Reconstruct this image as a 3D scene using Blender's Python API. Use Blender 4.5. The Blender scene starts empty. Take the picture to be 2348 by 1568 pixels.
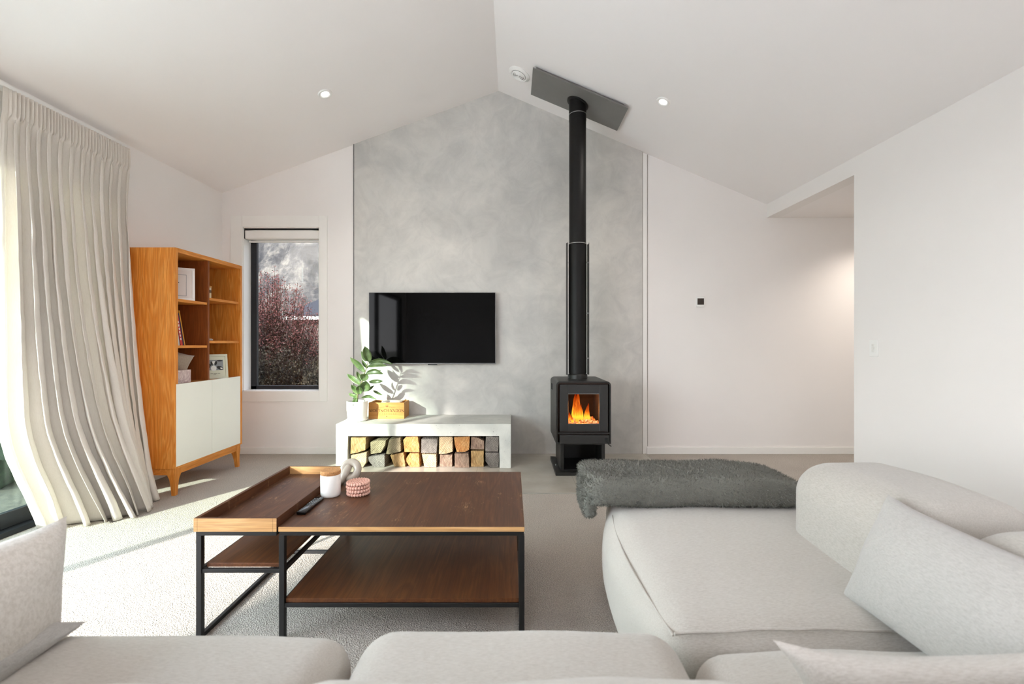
import bpy, bmesh, math, random
from mathutils import Vector, Matrix, noise, Euler
random.seed(7)
PI = math.pi
S = bpy.context.scene
COL = S.collection

# ------------------------------------------------------------------ camera, world, sun, exposure
F = 1043.6                      # focal length in pixels of the 2348 px wide frame
CH = 1.10                       # camera height
cam_d = bpy.data.cameras.new('camera'); cam = bpy.data.objects.new('camera', cam_d); COL.objects.link(cam)
cam.location = (0, 0, CH); cam.rotation_euler = (PI/2, 0, 0)
cam_d.lens = 16.0; cam_d.sensor_width = 36.0; cam_d.clip_start = 0.05; cam_d.clip_end = 2000
cam_d.dof.use_dof = True; cam_d.dof.focus_distance = 3.2; cam_d.dof.aperture_fstop = 3.4
S.camera = cam
S.view_settings.view_transform = 'Standard'; S.view_settings.look = 'None'
S.view_settings.gamma = 1.0; S.view_settings.use_curve_mapping = False
S.view_settings.exposure = 1.34
S.cycles.max_bounces = 14; S.cycles.diffuse_bounces = 9; S.cycles.glossy_bounces = 5
S.cycles.transparent_max_bounces = 12; S.cycles.transmission_bounces = 6
S.cycles.sample_clamp_indirect = 6.0
S.cycles.use_denoising = True
S.cycles.caustics_reflective = False; S.cycles.caustics_refractive = False

SUN_DIR = Vector((0.318, 0.496, -0.180)).normalized()
w = bpy.data.worlds.new('sky'); S.world = w; w.use_nodes = True
nt = w.node_tree; nt.nodes.clear()
wo = nt.nodes.new('ShaderNodeOutputWorld'); bg = nt.nodes.new('ShaderNodeBackground')
tc = nt.nodes.new('ShaderNodeTexCoord'); sp = nt.nodes.new('ShaderNodeSeparateXYZ'); rp = nt.nodes.new('ShaderNodeValToRGB')
nt.links.new(tc.outputs['Generated'], sp.inputs[0]); nt.links.new(sp.outputs['Z'], rp.inputs[0])
rp.color_ramp.elements[0].position = 0.0; rp.color_ramp.elements[0].color = (0.93, 0.93, 0.95, 1)
rp.color_ramp.elements[1].position = 0.6; rp.color_ramp.elements[1].color = (0.72, 0.82, 1.0, 1)
nt.links.new(rp.outputs[0], bg.inputs[0]); bg.inputs[1].default_value = 5.4
nt.links.new(bg.outputs[0], wo.inputs[0])
w.cycles.sampling_method = 'MANUAL'; w.cycles.sample_map_resolution = 256

sd = bpy.data.lights.new('sun', 'SUN'); so = bpy.data.objects.new('sun', sd); COL.objects.link(so)
so.rotation_euler = (-SUN_DIR).to_track_quat('Z', 'Y').to_euler()
so.location = (-8, -12, 6)
sd.energy = 8.5; sd.color = (1.0, 0.95, 0.88); sd.angle = 0.018

def portal(name, loc, rot, sx, sy):
    d = bpy.data.lights.new(name, 'AREA'); d.shape = 'RECTANGLE'; d.size = sx; d.size_y = sy
    d.cycles.is_portal = True
    o = bpy.data.objects.new(name, d); COL.objects.link(o); o.location = loc; o.rotation_euler = rot
portal('portal_door', (-3.0, 0.1, 1.15), (0, -PI/2, 0), 2.3, 6.3)
portal('portal_side', (2.66, -1.9, 1.25), (0, PI/2, 0), 2.3, 2.8)
portal('portal_window', (-2.27, 4.70, 1.42), (-PI/2, 0, 0), 0.75, 1.6)

# ------------------------------------------------------------------ materials
MATS = {}
def lin(c):
    return tuple(((v/255)/12.92 if v/255 <= 0.04045 else ((v/255+0.055)/1.055)**2.4) for v in c)
def new_mat(name):
    m = bpy.data.materials.new(name); m.use_nodes = True; MATS[name] = m
    return m, m.node_tree.nodes, m.node_tree.links, m.node_tree.nodes['Principled BSDF']
def coords(N, L, kind='Object', scale=(1, 1, 1), rot=(0, 0, 0), loc=(0, 0, 0)):
    t = N.new('ShaderNodeTexCoord'); mp = N.new('ShaderNodeMapping')
    mp.inputs['Scale'].default_value = scale; mp.inputs['Rotation'].default_value = rot; mp.inputs['Location'].default_value = loc
    L.new(t.outputs[kind], mp.inputs[0]); return mp.outputs[0]
def tex(N, L, vec, scale, detail=4, rough=0.55, dist=0.0):
    n = N.new('ShaderNodeTexNoise'); n.inputs['Scale'].default_value = scale; n.inputs['Detail'].default_value = detail
    n.inputs['Roughness'].default_value = rough; n.inputs['Distortion'].default_value = dist
    L.new(vec, n.inputs['Vector']); return n.outputs['Fac']
def ramp(N, L, fac, stops):
    r = N.new('ShaderNodeValToRGB'); e = r.color_ramp.elements
    while len(e) < len(stops): e.new(0.5)
    for i, (p, c) in enumerate(stops):
        e[i].position = p; e[i].color = (*c, 1) if len(c) == 3 else c
    L.new(fac, r.inputs[0]); return r.outputs[0]
def bump(N, L, fac, bsdf, strength=0.3, dist=0.01):
    b = N.new('ShaderNodeBump'); b.inputs['Strength'].default_value = strength; b.inputs['Distance'].default_value = dist
    L.new(fac, b.inputs['Height']); L.new(b.outputs[0], bsdf.inputs['Normal']); return b
def mixc(N, L, fac, a, b, mode='MIX'):
    m = N.new('ShaderNodeMix'); m.data_type = 'RGBA'; m.blend_type = mode
    if isinstance(fac, float): m.inputs[0].default_value = fac
    else: L.new(fac, m.inputs[0])
    for k, v in ((6, a), (7, b)):
        if isinstance(v, tuple): m.inputs[k].default_value = (*v, 1)
        else: L.new(v, m.inputs[k])
    return m.outputs[2]

def plain(name, c, rough=0.5, metal=0.0, var=0.04, scale=6.0, bmp=0.0, bscale=200, spec=0.5):
    m, N, L, b = new_mat(name); c = lin(c); v = coords(N, L)
    f = tex(N, L, v, scale, 3)
    lo = tuple(x*(1-var) for x in c); hi = tuple(min(1, x*(1+var)) for x in c)
    L.new(ramp(N, L, f, [(0.3, lo), (0.7, hi)]), b.inputs['Base Color'])
    b.inputs['Roughness'].default_value = rough; b.inputs['Metallic'].default_value = metal
    b.inputs['Specular IOR Level'].default_value = spec
    if bmp: bump(N, L, tex(N, L, v, bscale, 3), b, bmp, 0.003)
    return m
def wood(name, c_dark, c_mid, c_light, axis='Z', scale=1.0, rough=0.45, wear=0.0, ring=4.0):
    m, N, L, b = new_mat(name)
    sc = {'X': (0.12, 1, 1), 'Y': (1, 0.12, 1), 'Z': (1, 1, 0.12)}[axis]
    v = coords(N, L, 'Object', tuple(s*scale for s in sc))
    f1 = tex(N, L, v, 5.0, 3, 0.5, 0.6)
    wv = N.new('ShaderNodeMath'); wv.operation = 'MULTIPLY'; L.new(f1, wv.inputs[0]); wv.inputs[1].default_value = ring*6.28
    sn = N.new('ShaderNodeMath'); sn.operation = 'SINE'; L.new(wv.outputs[0], sn.inputs[0])
    mr = N.new('ShaderNodeMapRange'); L.new(sn.outputs[0], mr.inputs[0]); mr.inputs[1].default_value = -1; mr.inputs[2].default_value = 1
    fs = tuple(s*scale*(0.25 if s < 1 else 1) for s in sc)
    v2 = coords(N, L, 'Object', fs)
    f2 = tex(N, L, v2, 130.0, 4, 0.6)
    base = ramp(N, L, mr.outputs[0], [(0.0, lin(c_mid)), (0.75, lin(c_light)), (1.0, lin(c_mid))])
    gr = ramp(N, L, f2, [(0.35, (1, 1, 1)), (0.62, (0, 0, 0))])
    col = mixc(N, L, gr, lin(c_dark), base)
    mxx = mixc(N, L, 0.45, base, col)
    if wear:
        wf = tex(N, L, coords(N, L, 'Object', (1, 1, 1)), 9.0, 6, 0.7)
        wf2 = tex(N, L, coords(N, L, 'Object', (30, 6, 1), (0, 0, 0.5)), 6.0, 5, 0.7)
        k = N.new('ShaderNodeMath'); k.operation = 'MULTIPLY'; L.new(wf, k.inputs[0]); L.new(wf2, k.inputs[1])
        msk = ramp(N, L, k.outputs[0], [(0.33, (0, 0, 0)), (0.45, (wear,)*3)])
        mxx = mixc(N, L, msk, mxx, lin((200, 160, 120)))
    L.new(mxx, b.inputs['Base Color']); b.inputs['Roughness'].default_value = rough
    b.inputs['Specular IOR Level'].default_value = 0.35
    bump(N, L, f2, b, 0.15, 0.001)
    return m
def fabric(name, c, fleck, weave=900.0, streak=(30, 30, 4), strength=0.35, trans=0.0, sheen=0.3, fl=0.5, wr=0.0):
    m, N, L, b = new_mat(name)
    v = coords(N, L, 'Object', streak)
    f = tex(N, L, v, 6.0, 5, 0.65)
    c0 = ramp(N, L, f, [(0.42, lin(c)), (0.62, lin(fleck))])
    f3 = tex(N, L, coords(N, L), 500, 2, 0.5)
    c1 = mixc(N, L, f3, tuple(x*(1-0.35*fl) for x in lin(c)), tuple(min(1, x*(1+0.2*fl)) for x in lin(c)))
    L.new(mixc(N, L, 0.5, c0, c1), b.inputs['Base Color'])
    b.inputs['Roughness'].default_value = 0.95; b.inputs['Specular IOR Level'].default_value = 0.15
    b.inputs['Sheen Weight'].default_value = sheen; b.inputs['Sheen Roughness'].default_value = 0.5
    f2 = tex(N, L, coords(N, L), weave, 2, 0.6)
    bb = bump(N, L, f2, b, strength, 0.002)
    if wr:
        b2 = N.new('ShaderNodeBump'); b2.inputs['Strength'].default_value = wr; b2.inputs['Distance'].default_value = 0.02
        L.new(tex(N, L, coords(N, L, 'Object', (1.6, 1, 1)), 9.0, 3, 0.5, 0.4), b2.inputs['Height']); L.new(b2.outputs[0], bb.inputs['Normal'])
    if trans:
        out = N['Material Output']; t = N.new('ShaderNodeBsdfTranslucent'); t.inputs[0].default_value = (*lin(c), 1)
        mx = N.new('ShaderNodeMixShader'); mx.inputs[0].default_value = trans
        L.new(b.outputs[0], mx.inputs[1]); L.new(t.outputs[0], mx.inputs[2]); L.new(mx.outputs[0], out.inputs[0])
        L.new(bb.outputs[0], t.inputs['Normal'])
    return m
def glass(name, tint=(1, 1, 1), ior=1.45):
    m = bpy.data.materials.new(name); m.use_nodes = True; N = m.node_tree.nodes; L = m.node_tree.links; N.clear()
    o = N.new('ShaderNodeOutputMaterial'); t = N.new('ShaderNodeBsdfTransparent'); g = N.new('ShaderNodeBsdfGlossy')
    lw = N.new('ShaderNodeLayerWeight'); lw.inputs[0].default_value = 0.5; mx = N.new('ShaderNodeMixShader')
    pw = N.new('ShaderNodeMath'); pw.operation = 'POWER'; L.new(lw.outputs['Facing'], pw.inputs[0]); pw.inputs[1].default_value = 4.0
    fr = N.new('ShaderNodeMath'); fr.operation = 'MULTIPLY_ADD'; L.new(pw.outputs[0], fr.inputs[0]); fr.inputs[1].default_value = 0.6; fr.inputs[2].default_value = 0.02
    t.inputs[0].default_value = (*tint, 1); g.inputs['Roughness'].default_value = 0.0
    L.new(fr.outputs[0], mx.inputs[0]); L.new(t.outputs[0], mx.inputs[1]); L.new(g.outputs[0], mx.inputs[2]); L.new(mx.outputs[0], o.inputs[0])
    return m
def emit(name, c, strength):
    m = bpy.data.materials.new(name); m.use_nodes = True; N = m.node_tree.nodes; L = m.node_tree.links; N.clear()
    o = N.new('ShaderNodeOutputMaterial'); e = N.new('ShaderNodeEmission'); e.inputs[0].default_value = (*c, 1); e.inputs[1].default_value = strength
    L.new(e.outputs[0], o.inputs[0]); return m

M_wall = plain('wall_paint', (233, 229, 226), 0.85, var=0.012, scale=1.5, bmp=0.05, bscale=300)
M_ceil = plain('ceiling_paint', (238, 234, 232), 0.7, var=0.008, scale=1.0)
M_trim = plain('trim_paint', (234, 232, 228), 0.5, var=0.01)
M_black = plain('black_powder_coat', (15, 14, 15), 0.5, var=0.15, scale=20)
M_frame = plain('window_frame_black', (22, 24, 30), 0.4, var=0.1)
M_stove = plain('stove_steel', (30, 29, 27), 0.42, 0.2, var=0.12, scale=12, bmp=0.08, bscale=350)
M_stovedoor = plain('stove_door_cast', (40, 39, 38), 0.5, 0.2, var=0.06, scale=18)
M_flue = plain('flue_black', (11, 10, 9), 0.5, 0.0, var=0.1, spec=0.25)
M_steel = plain('brushed_steel', (165, 165, 162), 0.3, 1.0, var=0.05)
M_plate = plain('ceiling_plate_steel', (122, 120, 117), 0.4, 0.2, var=0.08, scale=4)
M_white = plain('white_ceramic', (240, 238, 233), 0.35, var=0.01)
M_plastic = plain('white_plastic', (234, 233, 230), 0.35, var=0.01)
M_door = plain('cabinet_door_lacquer', (232, 232, 224), 0.35, var=0.012, scale=2)
M_dark = plain('dark_glass', (14, 14, 15), 0.12)
M_soil = plain('soil', (50, 38, 30), 0.95, var=0.4, scale=60)
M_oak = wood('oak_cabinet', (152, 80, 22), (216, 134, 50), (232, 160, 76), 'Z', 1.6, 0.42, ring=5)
M_oak_y = wood('oak_cabinet_along', (150, 82, 24), (216, 136, 54), (232, 158, 76), 'Y', 1.6, 0.42)
M_oak_shaded = wood('oak_shaded_inside', (86, 42, 16), (132, 70, 30), (148, 82, 38), 'Z', 1.8, 0.45, ring=5)  # same cabinet oak darkened, the shade of the cubbies put into its colour
M_walnut = wood('stained_tabletop', (40, 25, 18), (88, 54, 34), (104, 66, 42), 'Y', 1.5, 0.42, wear=0.6)
M_shelf = wood('stained_shelf', (50, 30, 19), (98, 58, 32), (114, 70, 38), 'Y', 1.3, 0.42)
M_edge = wood('stained_edge', (140, 94, 54), (214, 166, 108), (226, 182, 126), 'X', 1.5, 0.5)
M_crate = wood('pine_crate', (150, 98, 46), (186, 130, 66), (198, 144, 78), 'X', 1.2, 0.6)
M_ink = plain('crate_print', (58, 36, 20), 0.8, var=0.15, scale=60)
M_cork = plain('cork', (190, 138, 88), 0.85, var=0.3, scale=160, bmp=0.3, bscale=300)
M_linen = fabric('linen_curtain', (234, 228, 220), (222, 214, 205), 800, (70, 70, 5), 0.3, trans=0.22, sheen=0.1, fl=0.3)
M_sofa = fabric('sofa_linen', (196, 191, 183), (158, 149, 138), 700, (14, 120, 90), 0.4, fl=0.5, wr=0.1)
M_sofa2 = fabric('sofa_back_linen', (180, 175, 167), (146, 138, 127), 700, (110, 14, 90), 0.4, fl=0.5, wr=0.1)
M_pillow = fabric('pillow_linen', (178, 175, 170), (148, 143, 136), 600, (100, 14, 90), 0.5, fl=0.6, wr=0.2)
M_boucle = fabric('pillow_boucle', (208, 202, 193), (178, 170, 158), 350, (20, 20, 20), 0.7, fl=0.9, wr=0.25)
M_throw = fabric('fleece_throw', (120, 120, 112), (98, 98, 91), 420, (60, 60, 60), 0.9, fl=0.9, sheen=0.15)
M_felt = plain('pink_felt', (222, 176, 158), 0.95, var=0.12, scale=90)
M_glass = glass('window_glass')
M_green = glass('tinted_glass', (0.80, 0.88, 0.84))
M_dimglass = glass('dimming_glass', (0.50, 0.50, 0.50))  # grey tint added to dim the bright view through the small window

def concrete(name, c0, c1, c2, rough, pits=0.0, spec=0.4):
    m, N, L, b = new_mat(name); v = coords(N, L)
    a = tex(N, L, v, 1.7, 9, 0.62, 0.8); d = tex(N, L, coords(N, L, 'Object', (1, 1, 1), (0.4, 0.5, 0.9)), 5.0, 8, 0.65, 1.2)
    ca = ramp(N, L, a, [(0.32, lin(c0)), (0.5, lin(c1)), (0.68, lin(c2))])
    cb = ramp(N, L, d, [(0.3, (0.86, 0.86, 0.86)), (0.6, (1.04, 1.035, 1.02))])
    col = mixc(N, L, 0.8, ca, cb, 'MULTIPLY')
    if pits:
        vo = N.new('ShaderNodeTexVoronoi'); vo.inputs['Scale'].default_value = 55; L.new(v, vo.inputs['Vector'])
        msk = tex(N, L, v, 12, 4)
        s = N.new('ShaderNodeMath'); s.operation = 'ADD'; L.new(vo.outputs['Distance'], s.inputs[0]); L.new(msk, s.inputs[1])
        pr = ramp(N, L, s.outputs[0], [(0.48, (0, 0, 0)), (0.54, (1, 1, 1))])
        col = mixc(N, L, pr, tuple(x*0.35 for x in lin(c0)), col)
    L.new(col, b.inputs['Base Color']); b.inputs['Roughness'].default_value = rough; b.inputs['Specular IOR Level'].default_value = spec
    bump(N, L, d, b, 0.12, 0.004)
    return m
M_plaster = concrete('concrete_plaster', (183, 182, 179), (195, 193, 189), (205, 202, 197), 0.42)
M_bench = concrete('cast_concrete', (176, 178, 174), (190, 191, 186), (200, 201, 195), 0.75, pits=1.0)

m, N, L, b = new_mat('wool_carpet')
v = coords(N, L); f = tex(N, L, v, 170, 4, 0.75); g = tex(N, L, v, 3.0, 3); vo = N.new('ShaderNodeTexVoronoi'); vo.inputs['Scale'].default_value = 210; L.new(v, vo.inputs['Vector'])
c0 = ramp(N, L, f, [(0.35, lin((158, 148, 138))), (0.6, lin((226, 217, 207)))])
L.new(mixc(N, L, 0.25, c0, ramp(N, L, g, [(0.35, lin((182, 173, 163))), (0.65, lin((206, 198, 188)))])), b.inputs['Base Color'])
b.inputs['Roughness'].default_value = 1.0; b.inputs['Specular IOR Level'].default_value = 0.1
ad = N.new('ShaderNodeMath'); ad.operation = 'ADD'; L.new(f, ad.inputs[0]); L.new(vo.outputs['Distance'], ad.inputs[1])
bump(N, L, ad.outputs[0], b, 0.9, 0.008); M_carpet = m

m, N, L, b = new_mat('hearth_tile')
v = coords(N, L); f = tex(N, L, v, 3.5, 5)
br = N.new('ShaderNodeTexBrick'); L.new(coords(N, L, 'Object', (1, 1, 1), (0, 0, 0), (-0.51+1.6, -3.306, 0)), br.inputs['Vector'])
br.offset = 0.0; br.inputs['Scale'].default_value = 1.0; br.inputs['Brick Width'].default_value = 0.79; br.inputs['Row Height'].default_value = 1.19
br.inputs['Mortar Size'].default_value = 0.003; br.inputs['Mortar'].default_value = (*lin((160, 155, 145)), 1)
L.new(ramp(N, L, f, [(0.3, lin((160, 153, 143))), (0.7, lin((180, 173, 162)))]), br.inputs['Color1'])
L.new(ramp(N, L, f, [(0.3, lin((160, 153, 143))), (0.7, lin((180, 173, 162)))]), br.inputs['Color2'])
L.new(br.outputs['Color'], b.inputs['Base Color']); b.inputs['Roughness'].default_value = 0.22; M_tile = m

# ------------------------------------------------------------------ helpers
def finish(bm, smooth=False):
    bmesh.ops.recalc_face_normals(bm, faces=bm.faces[:])
    for f in bm.faces: f.smooth = smooth
def obj(name, bm, mat, parent=None, smooth=False, label=None):
    finish(bm, smooth)
    me = bpy.data.meshes.new(name); bm.to_mesh(me); bm.free()
    for mm in (mat if isinstance(mat, (list, tuple)) else [mat]): me.materials.append(mm)
    if smooth: 
        try: me.set_sharp_from_angle(angle=math.radians(42))
        except Exception: pass
    o = bpy.data.objects.new(name, me); COL.objects.link(o)
    if parent is not None:
        o.parent = parent
        r = parent; off = Vector((0, 0, 0))
        while r is not None:
            off += r.location; r = r.parent
        me.transform(Matrix.Translation(-off))
    if label: o['label'] = label
    return o
def recenter(o, p):
    o.data.transform(Matrix.Translation(-Vector(p))); o.location = p; return o
def tag(o, label, cat, group=None):
    o['label'] = label; o['category'] = cat
    if group: o['group'] = group
    return o
def thing(name, label, cat, loc=(0, 0, 0), group=None):
    o = bpy.data.objects.new(name, None); COL.objects.link(o); o.location = loc; o.empty_display_size = 0.1
    return tag(o, label, cat, group)
def struct(name, bm, mat, parent=None, smooth=False):
    o = obj(name, bm, mat, parent, smooth)
    if parent is None: o['kind'] = 'structure'
    return o
def BM(): return bmesh.new()
def box(bm, x0, x1, y0, y1, z0, z1, bev=0.0, seg=2, mat=0):
    r = bmesh.ops.create_cube(bm, size=1.0); vs = r['verts']
    for q in vs:
        q.co = Vector(((x0+x1)/2+q.co.x*(x1-x0), (y0+y1)/2+q.co.y*(y1-y0), (z0+z1)/2+q.co.z*(z1-z0)))
    fs = set(f for q in vs for f in q.link_faces)
    for f in fs: f.material_index = mat
    if bev:
        es = list(set(e for q in vs for e in q.link_edges))
        r2 = bmesh.ops.bevel(bm, geom=es, offset=bev, segments=seg, profile=0.5, affect='EDGES')
        for f in r2['faces']: f.material_index = mat
    return vs
def prism(bm, pts, y0, y1, axis='Y', mat=0):
    """extrude a polygon; axis Y: pts (x,z); axis Z: pts (x,y); axis X: pts (y,z)"""
    def P(p, t):
        return {'Y': (p[0], t, p[1]), 'Z': (p[0], p[1], t), 'X': (t, p[0], p[1])}[axis]
    a = [bm.verts.new(P(p, y0)) for p in pts]; c = [bm.verts.new(P(p, y1)) for p in pts]
    n = len(pts); fs = [bm.faces.new(a), bm.faces.new(c[::-1])]
    for i in range(n): fs.append(bm.faces.new((a[i], c[i], c[(i+1) % n], a[(i+1) % n])))
    for f in fs: f.material_index = mat
    return a+c
def lathe(bm, prof, c, n=40, mat=0, cap=True):
    rings = []
    for r, z in prof:
        rings.append([bm.verts.new((c[0]+r*math.cos(2*PI*k/n), c[1]+r*math.sin(2*PI*k/n), c[2]+z)) for k in range(n)])
    for a, d in zip(rings, rings[1:]):
        for k in range(n): bm.faces.new((a[k], a[(k+1) % n], d[(k+1) % n], d[k])).material_index = mat
    if cap:
        bm.faces.new(rings[0][::-1]).material_index = mat; bm.faces.new(rings[-1]).material_index = mat
    return [v for r in rings for v in r]
def tube(bm, pts, r, n=10, mat=0, closed=False):
    pts = [Vector(p) for p in pts]; rings = []; up = Vector((0.13, 0.21, 1)).normalized(); N_ = len(pts)
    for i, p in enumerate(pts):
        if closed: t = pts[(i+1) % N_]-pts[(i-1) % N_]
        else: t = pts[min(i+1, N_-1)]-pts[max(i-1, 0)]
        t.normalize(); a = t.cross(up)
        if a.length < 1e-3: a = t.cross(Vector((1, 0, 0)))
        a.normalize(); b_ = t.cross(a); rr = r[i] if isinstance(r, (list, tuple)) else r
        rings.append([bm.verts.new(p+a*rr*math.cos(2*PI*k/n)+b_*rr*math.sin(2*PI*k/n)) for k in range(n)])
    m_ = N_ if closed else N_-1
    for i in range(m_):
        a, d = rings[i], rings[(i+1) % N_]
        for k in range(n): bm.faces.new((a[k], a[(k+1) % n], d[(k+1) % n], d[k])).material_index = mat
    if not closed:
        bm.faces.new(rings[0][::-1]).material_index = mat; bm.faces.new(rings[-1]).material_index = mat
def soft_box(bm, x0, x1, y0, y1, z0, z1, r, cuts=22, puff=(0, 0, 0), wr=0.0, wscale=6.0, seed=0.0, fn=None):
    t = bmesh.new(); bmesh.ops.create_cube(t, size=2.0)
    bmesh.ops.subdivide_edges(t, edges=t.edges[:], cuts=cuts, use_grid_fill=True)
    h = Vector(((x1-x0)/2, (y1-y0)/2, (z1-z0)/2)); c = Vector(((x0+x1)/2, (y0+y1)/2, (z0+z1)/2))
    r = min(r, *(0.98*q for q in h)) if r < 1 else r
    vm = {}
    for q in t.verts:
        p = Vector([math.copysign(abs(a)**0.8, a) for a in q.co])
        P = Vector([p[i]*h[i] for i in range(3)])
        Q = Vector([max(-(h[i]-r), min(h[i]-r, P[i])) for i in range(3)])
        d = P-Q
        if d.length > 1e-9:
            # keep cube-shell distribution
            mx = max(abs(d[i]) for i in range(3)); P = Q+d.normalized()*r*(mx/r if mx < r*0.999 else 1.0) if mx > 1e-9 else Q
        u = [max(0.0, 1-(P[i]/h[i])**2) for i in range(3)]
        P.x += puff[0]*math.copysign(1, P.x)*u[1]*u[2]*abs(P.x/h.x)
        P.y += puff[1]*math.copysign(1, P.y)*u[0]*u[2]*abs(P.y/h.y)
        P.z += puff[2]*math.copysign(1, P.z)*u[0]*u[1]*abs(P.z/h.z)
        W = P+c
        if wr:
            nn = noise.noise_vector((W+Vector((seed, 0, 0)))*wscale)
            W += nn*wr
        if fn: W = fn(W)
        vm[q] = bm.verts.new(W)
    for f in t.faces: bm.faces.new([vm[q] for q in f.verts])
    t.free()
def pillow(bm, wd, ht, th, n=34, concave=0.07, seed=0.0, wr=0.012, rim=0.0):
    """a cushion in the local x/z plane, thickness along y, centred at 0"""
    g = {}
    for side in (1, -1):
        for i in range(n+1):
            for j in range(n+1):
                u = -1+2*i/n; v_ = -1+2*j/n
                edge = i in (0, n) or j in (0, n)
                if edge and side == -1: g[(side, i, j)] = g[(1, i, j)]; continue
                us = math.sin(u*PI/2)*0.35+u*0.65; vs_ = math.sin(v_*PI/2)*0.35+v_*0.65
                x = wd/2*us*(1-concave*(1-vs_*vs_)*us*us); z = ht/2*vs_*(1-concave*(1-us*us)*vs_*vs_)
                t_ = th/2*((1-us*us)*(1-vs_*vs_))**0.42
                nn = noise.noise(Vector((x*7+seed, z*7, side*3.0)))*wr
                ear = max(0.0, abs(us)+abs(vs_)-1.72)/0.28
                x *= 1+0.02*ear; z *= 1+0.04*ear
                y = side*(t_+nn*min(1, t_*14)) if not edge else 0
                g[(side, i, j)] = bm.verts.new((x, y, z))
    for side in (1, -1):
        for i in range(n):
            for j in range(n):
                q = [g[(side, i, j)], g[(side, i+1, j)], g[(side, i+1, j+1)], g[(side, i, j+1)]]
                if side == -1: q = q[::-1]
                bm.faces.new(q)
def xform(bm, mtx):
    bmesh.ops.transform(bm, matrix=mtx, verts=bm.verts[:])
def at(px, py, Y):
    """world point seen at a pixel at depth Y (used to measure positions only)"""
    return Vector(((px-1174)/F*Y, Y, CH-(py-784)/F*Y))

# ------------------------------------------------------------------ the room
YB = 4.476; XL = -2.85; XR = 2.506; YR = -3.4
RX, RZ = -0.133, 3.564
def zc(x): return RZ+0.368*(x-RX) if x < RX else RZ-0.4214*(x-RX)
EL = zc(XL); ER = zc(XR)
HX = 5.2; HY = 3.334; HZ = 2.323
bm = BM(); box(bm, -3.1, HX+0.1, YR-0.2, YB+0.15, -0.12, 0.0)
struct('floor', bm, M_carpet)
bm = BM(); box(bm, -1.53, 1.305, 3.306, YB-0.002, 0.0, 0.004); struct('floor_hearth', bm, M_tile)
bm = BM(); box(bm, 1.305, 1.313, 3.306, YB-0.002, 0.0, 0.006); box(bm, -1.53, 1.313, 3.298, 3.306, 0.0, 0.006)
struct('trim_1', bm, plain('tile_edge_trim', (168, 163, 152), 0.5))
# ceiling
bm = BM(); prism(bm, [(XL-0.15, zc(XL-0.15)), (RX, RZ), (RX, RZ+0.15), (XL-0.15, zc(XL-0.15)+0.15)], YR, YB+0.15)
struct('ceiling', bm, M_ceil)
bm = BM(); prism(bm, [(RX, RZ), (XR+0.12, zc(XR+0.12)), (XR+0.12, zc(XR+0.12)+0.15), (RX, RZ+0.15)], YR, YB+0.15)
struct('ceiling', bm, M_ceil)
bm = BM(); box(bm, XR+0.12, HX, HY, YB, HZ, HZ+0.1); struct('ceiling_hall', bm, M_ceil)
# back wall with the small window opening
WX0, WX1, WZ0, WZ1 = -2.648, -1.893, 0.615, 2.229
bm = BM(); y0, y1 = YB, YB+0.16
prism(bm, [(XL-0.15, 0), (WX0, 0), (WX0, zc(WX0)), (XL-0.15, zc(XL-0.15))], y0, y1)
prism(bm, [(WX0, 0), (WX1, 0), (WX1, WZ0), (WX0, WZ0)], y0, y1)
prism(bm, [(WX0, WZ1), (WX1, WZ1), (WX1, zc(WX1)), (WX0, zc(WX0))], y0, y1)
prism(bm, [(WX1, 0), (XR+0.12, 0), (XR+0.12, zc(XR+0.12)), (RX, RZ), (WX1, zc(WX1))], y0, y1)
prism(bm, [(XR+0.12, 0), (HX, 0), (HX, HZ+0.1), (XR+0.12, HZ+0.1)], y0, y1)
struct('wall_back', bm, M_wall)
bm = BM(); CX0, CX1 = -1.550, 1.279
prism(bm, [(CX0, 0.004), (CX1, 0.004), (CX1, zc(CX1)), (RX, RZ), (CX0, zc(CX0))], YB-0.010, YB)
struct('wall_concrete', bm, M_plaster)
bm = BM(); box(bm, CX0-0.005, CX0, YB-0.013, YB, 0.004, zc(CX0-0.005))
struct('trim_2', bm, M_black)
bm = BM(); box(bm, CX1, CX1+0.004, YB-0.013, YB, 0.004, zc(CX1)-0.004)
box(bm, CX1+0.052, CX1+0.056, YB-0.003, YB, 0.075, zc(CX1+0.056)-0.003)
struct('trim_3', bm, plain('shadow_bead', (150, 146, 138), 0.6))
bm = BM(); box(bm, CX1+0.004, CX1+0.044, YB-0.012, YB, 0.0, zc(CX1+0.044)-0.004, 0.002); struct('trim_4', bm, M_trim)
# left wall: door opening
DY0, DY1, DZ = -3.0, 3.10, 2.25
bm = BM(); x0, x1 = XL-0.14, XL
prism(bm, [(YR, 0), (DY0, 0), (DY0, EL), (YR, EL)], x0, x1, 'X')
prism(bm, [(DY0, DZ), (DY1, DZ), (DY1, EL), (DY0, EL)], x0, x1, 'X')
prism(bm, [(DY1, 0), (YB, 0), (YB, EL), (DY1, EL)], x0, x1, 'X')
struct('wall_left', bm, M_wall)
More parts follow.
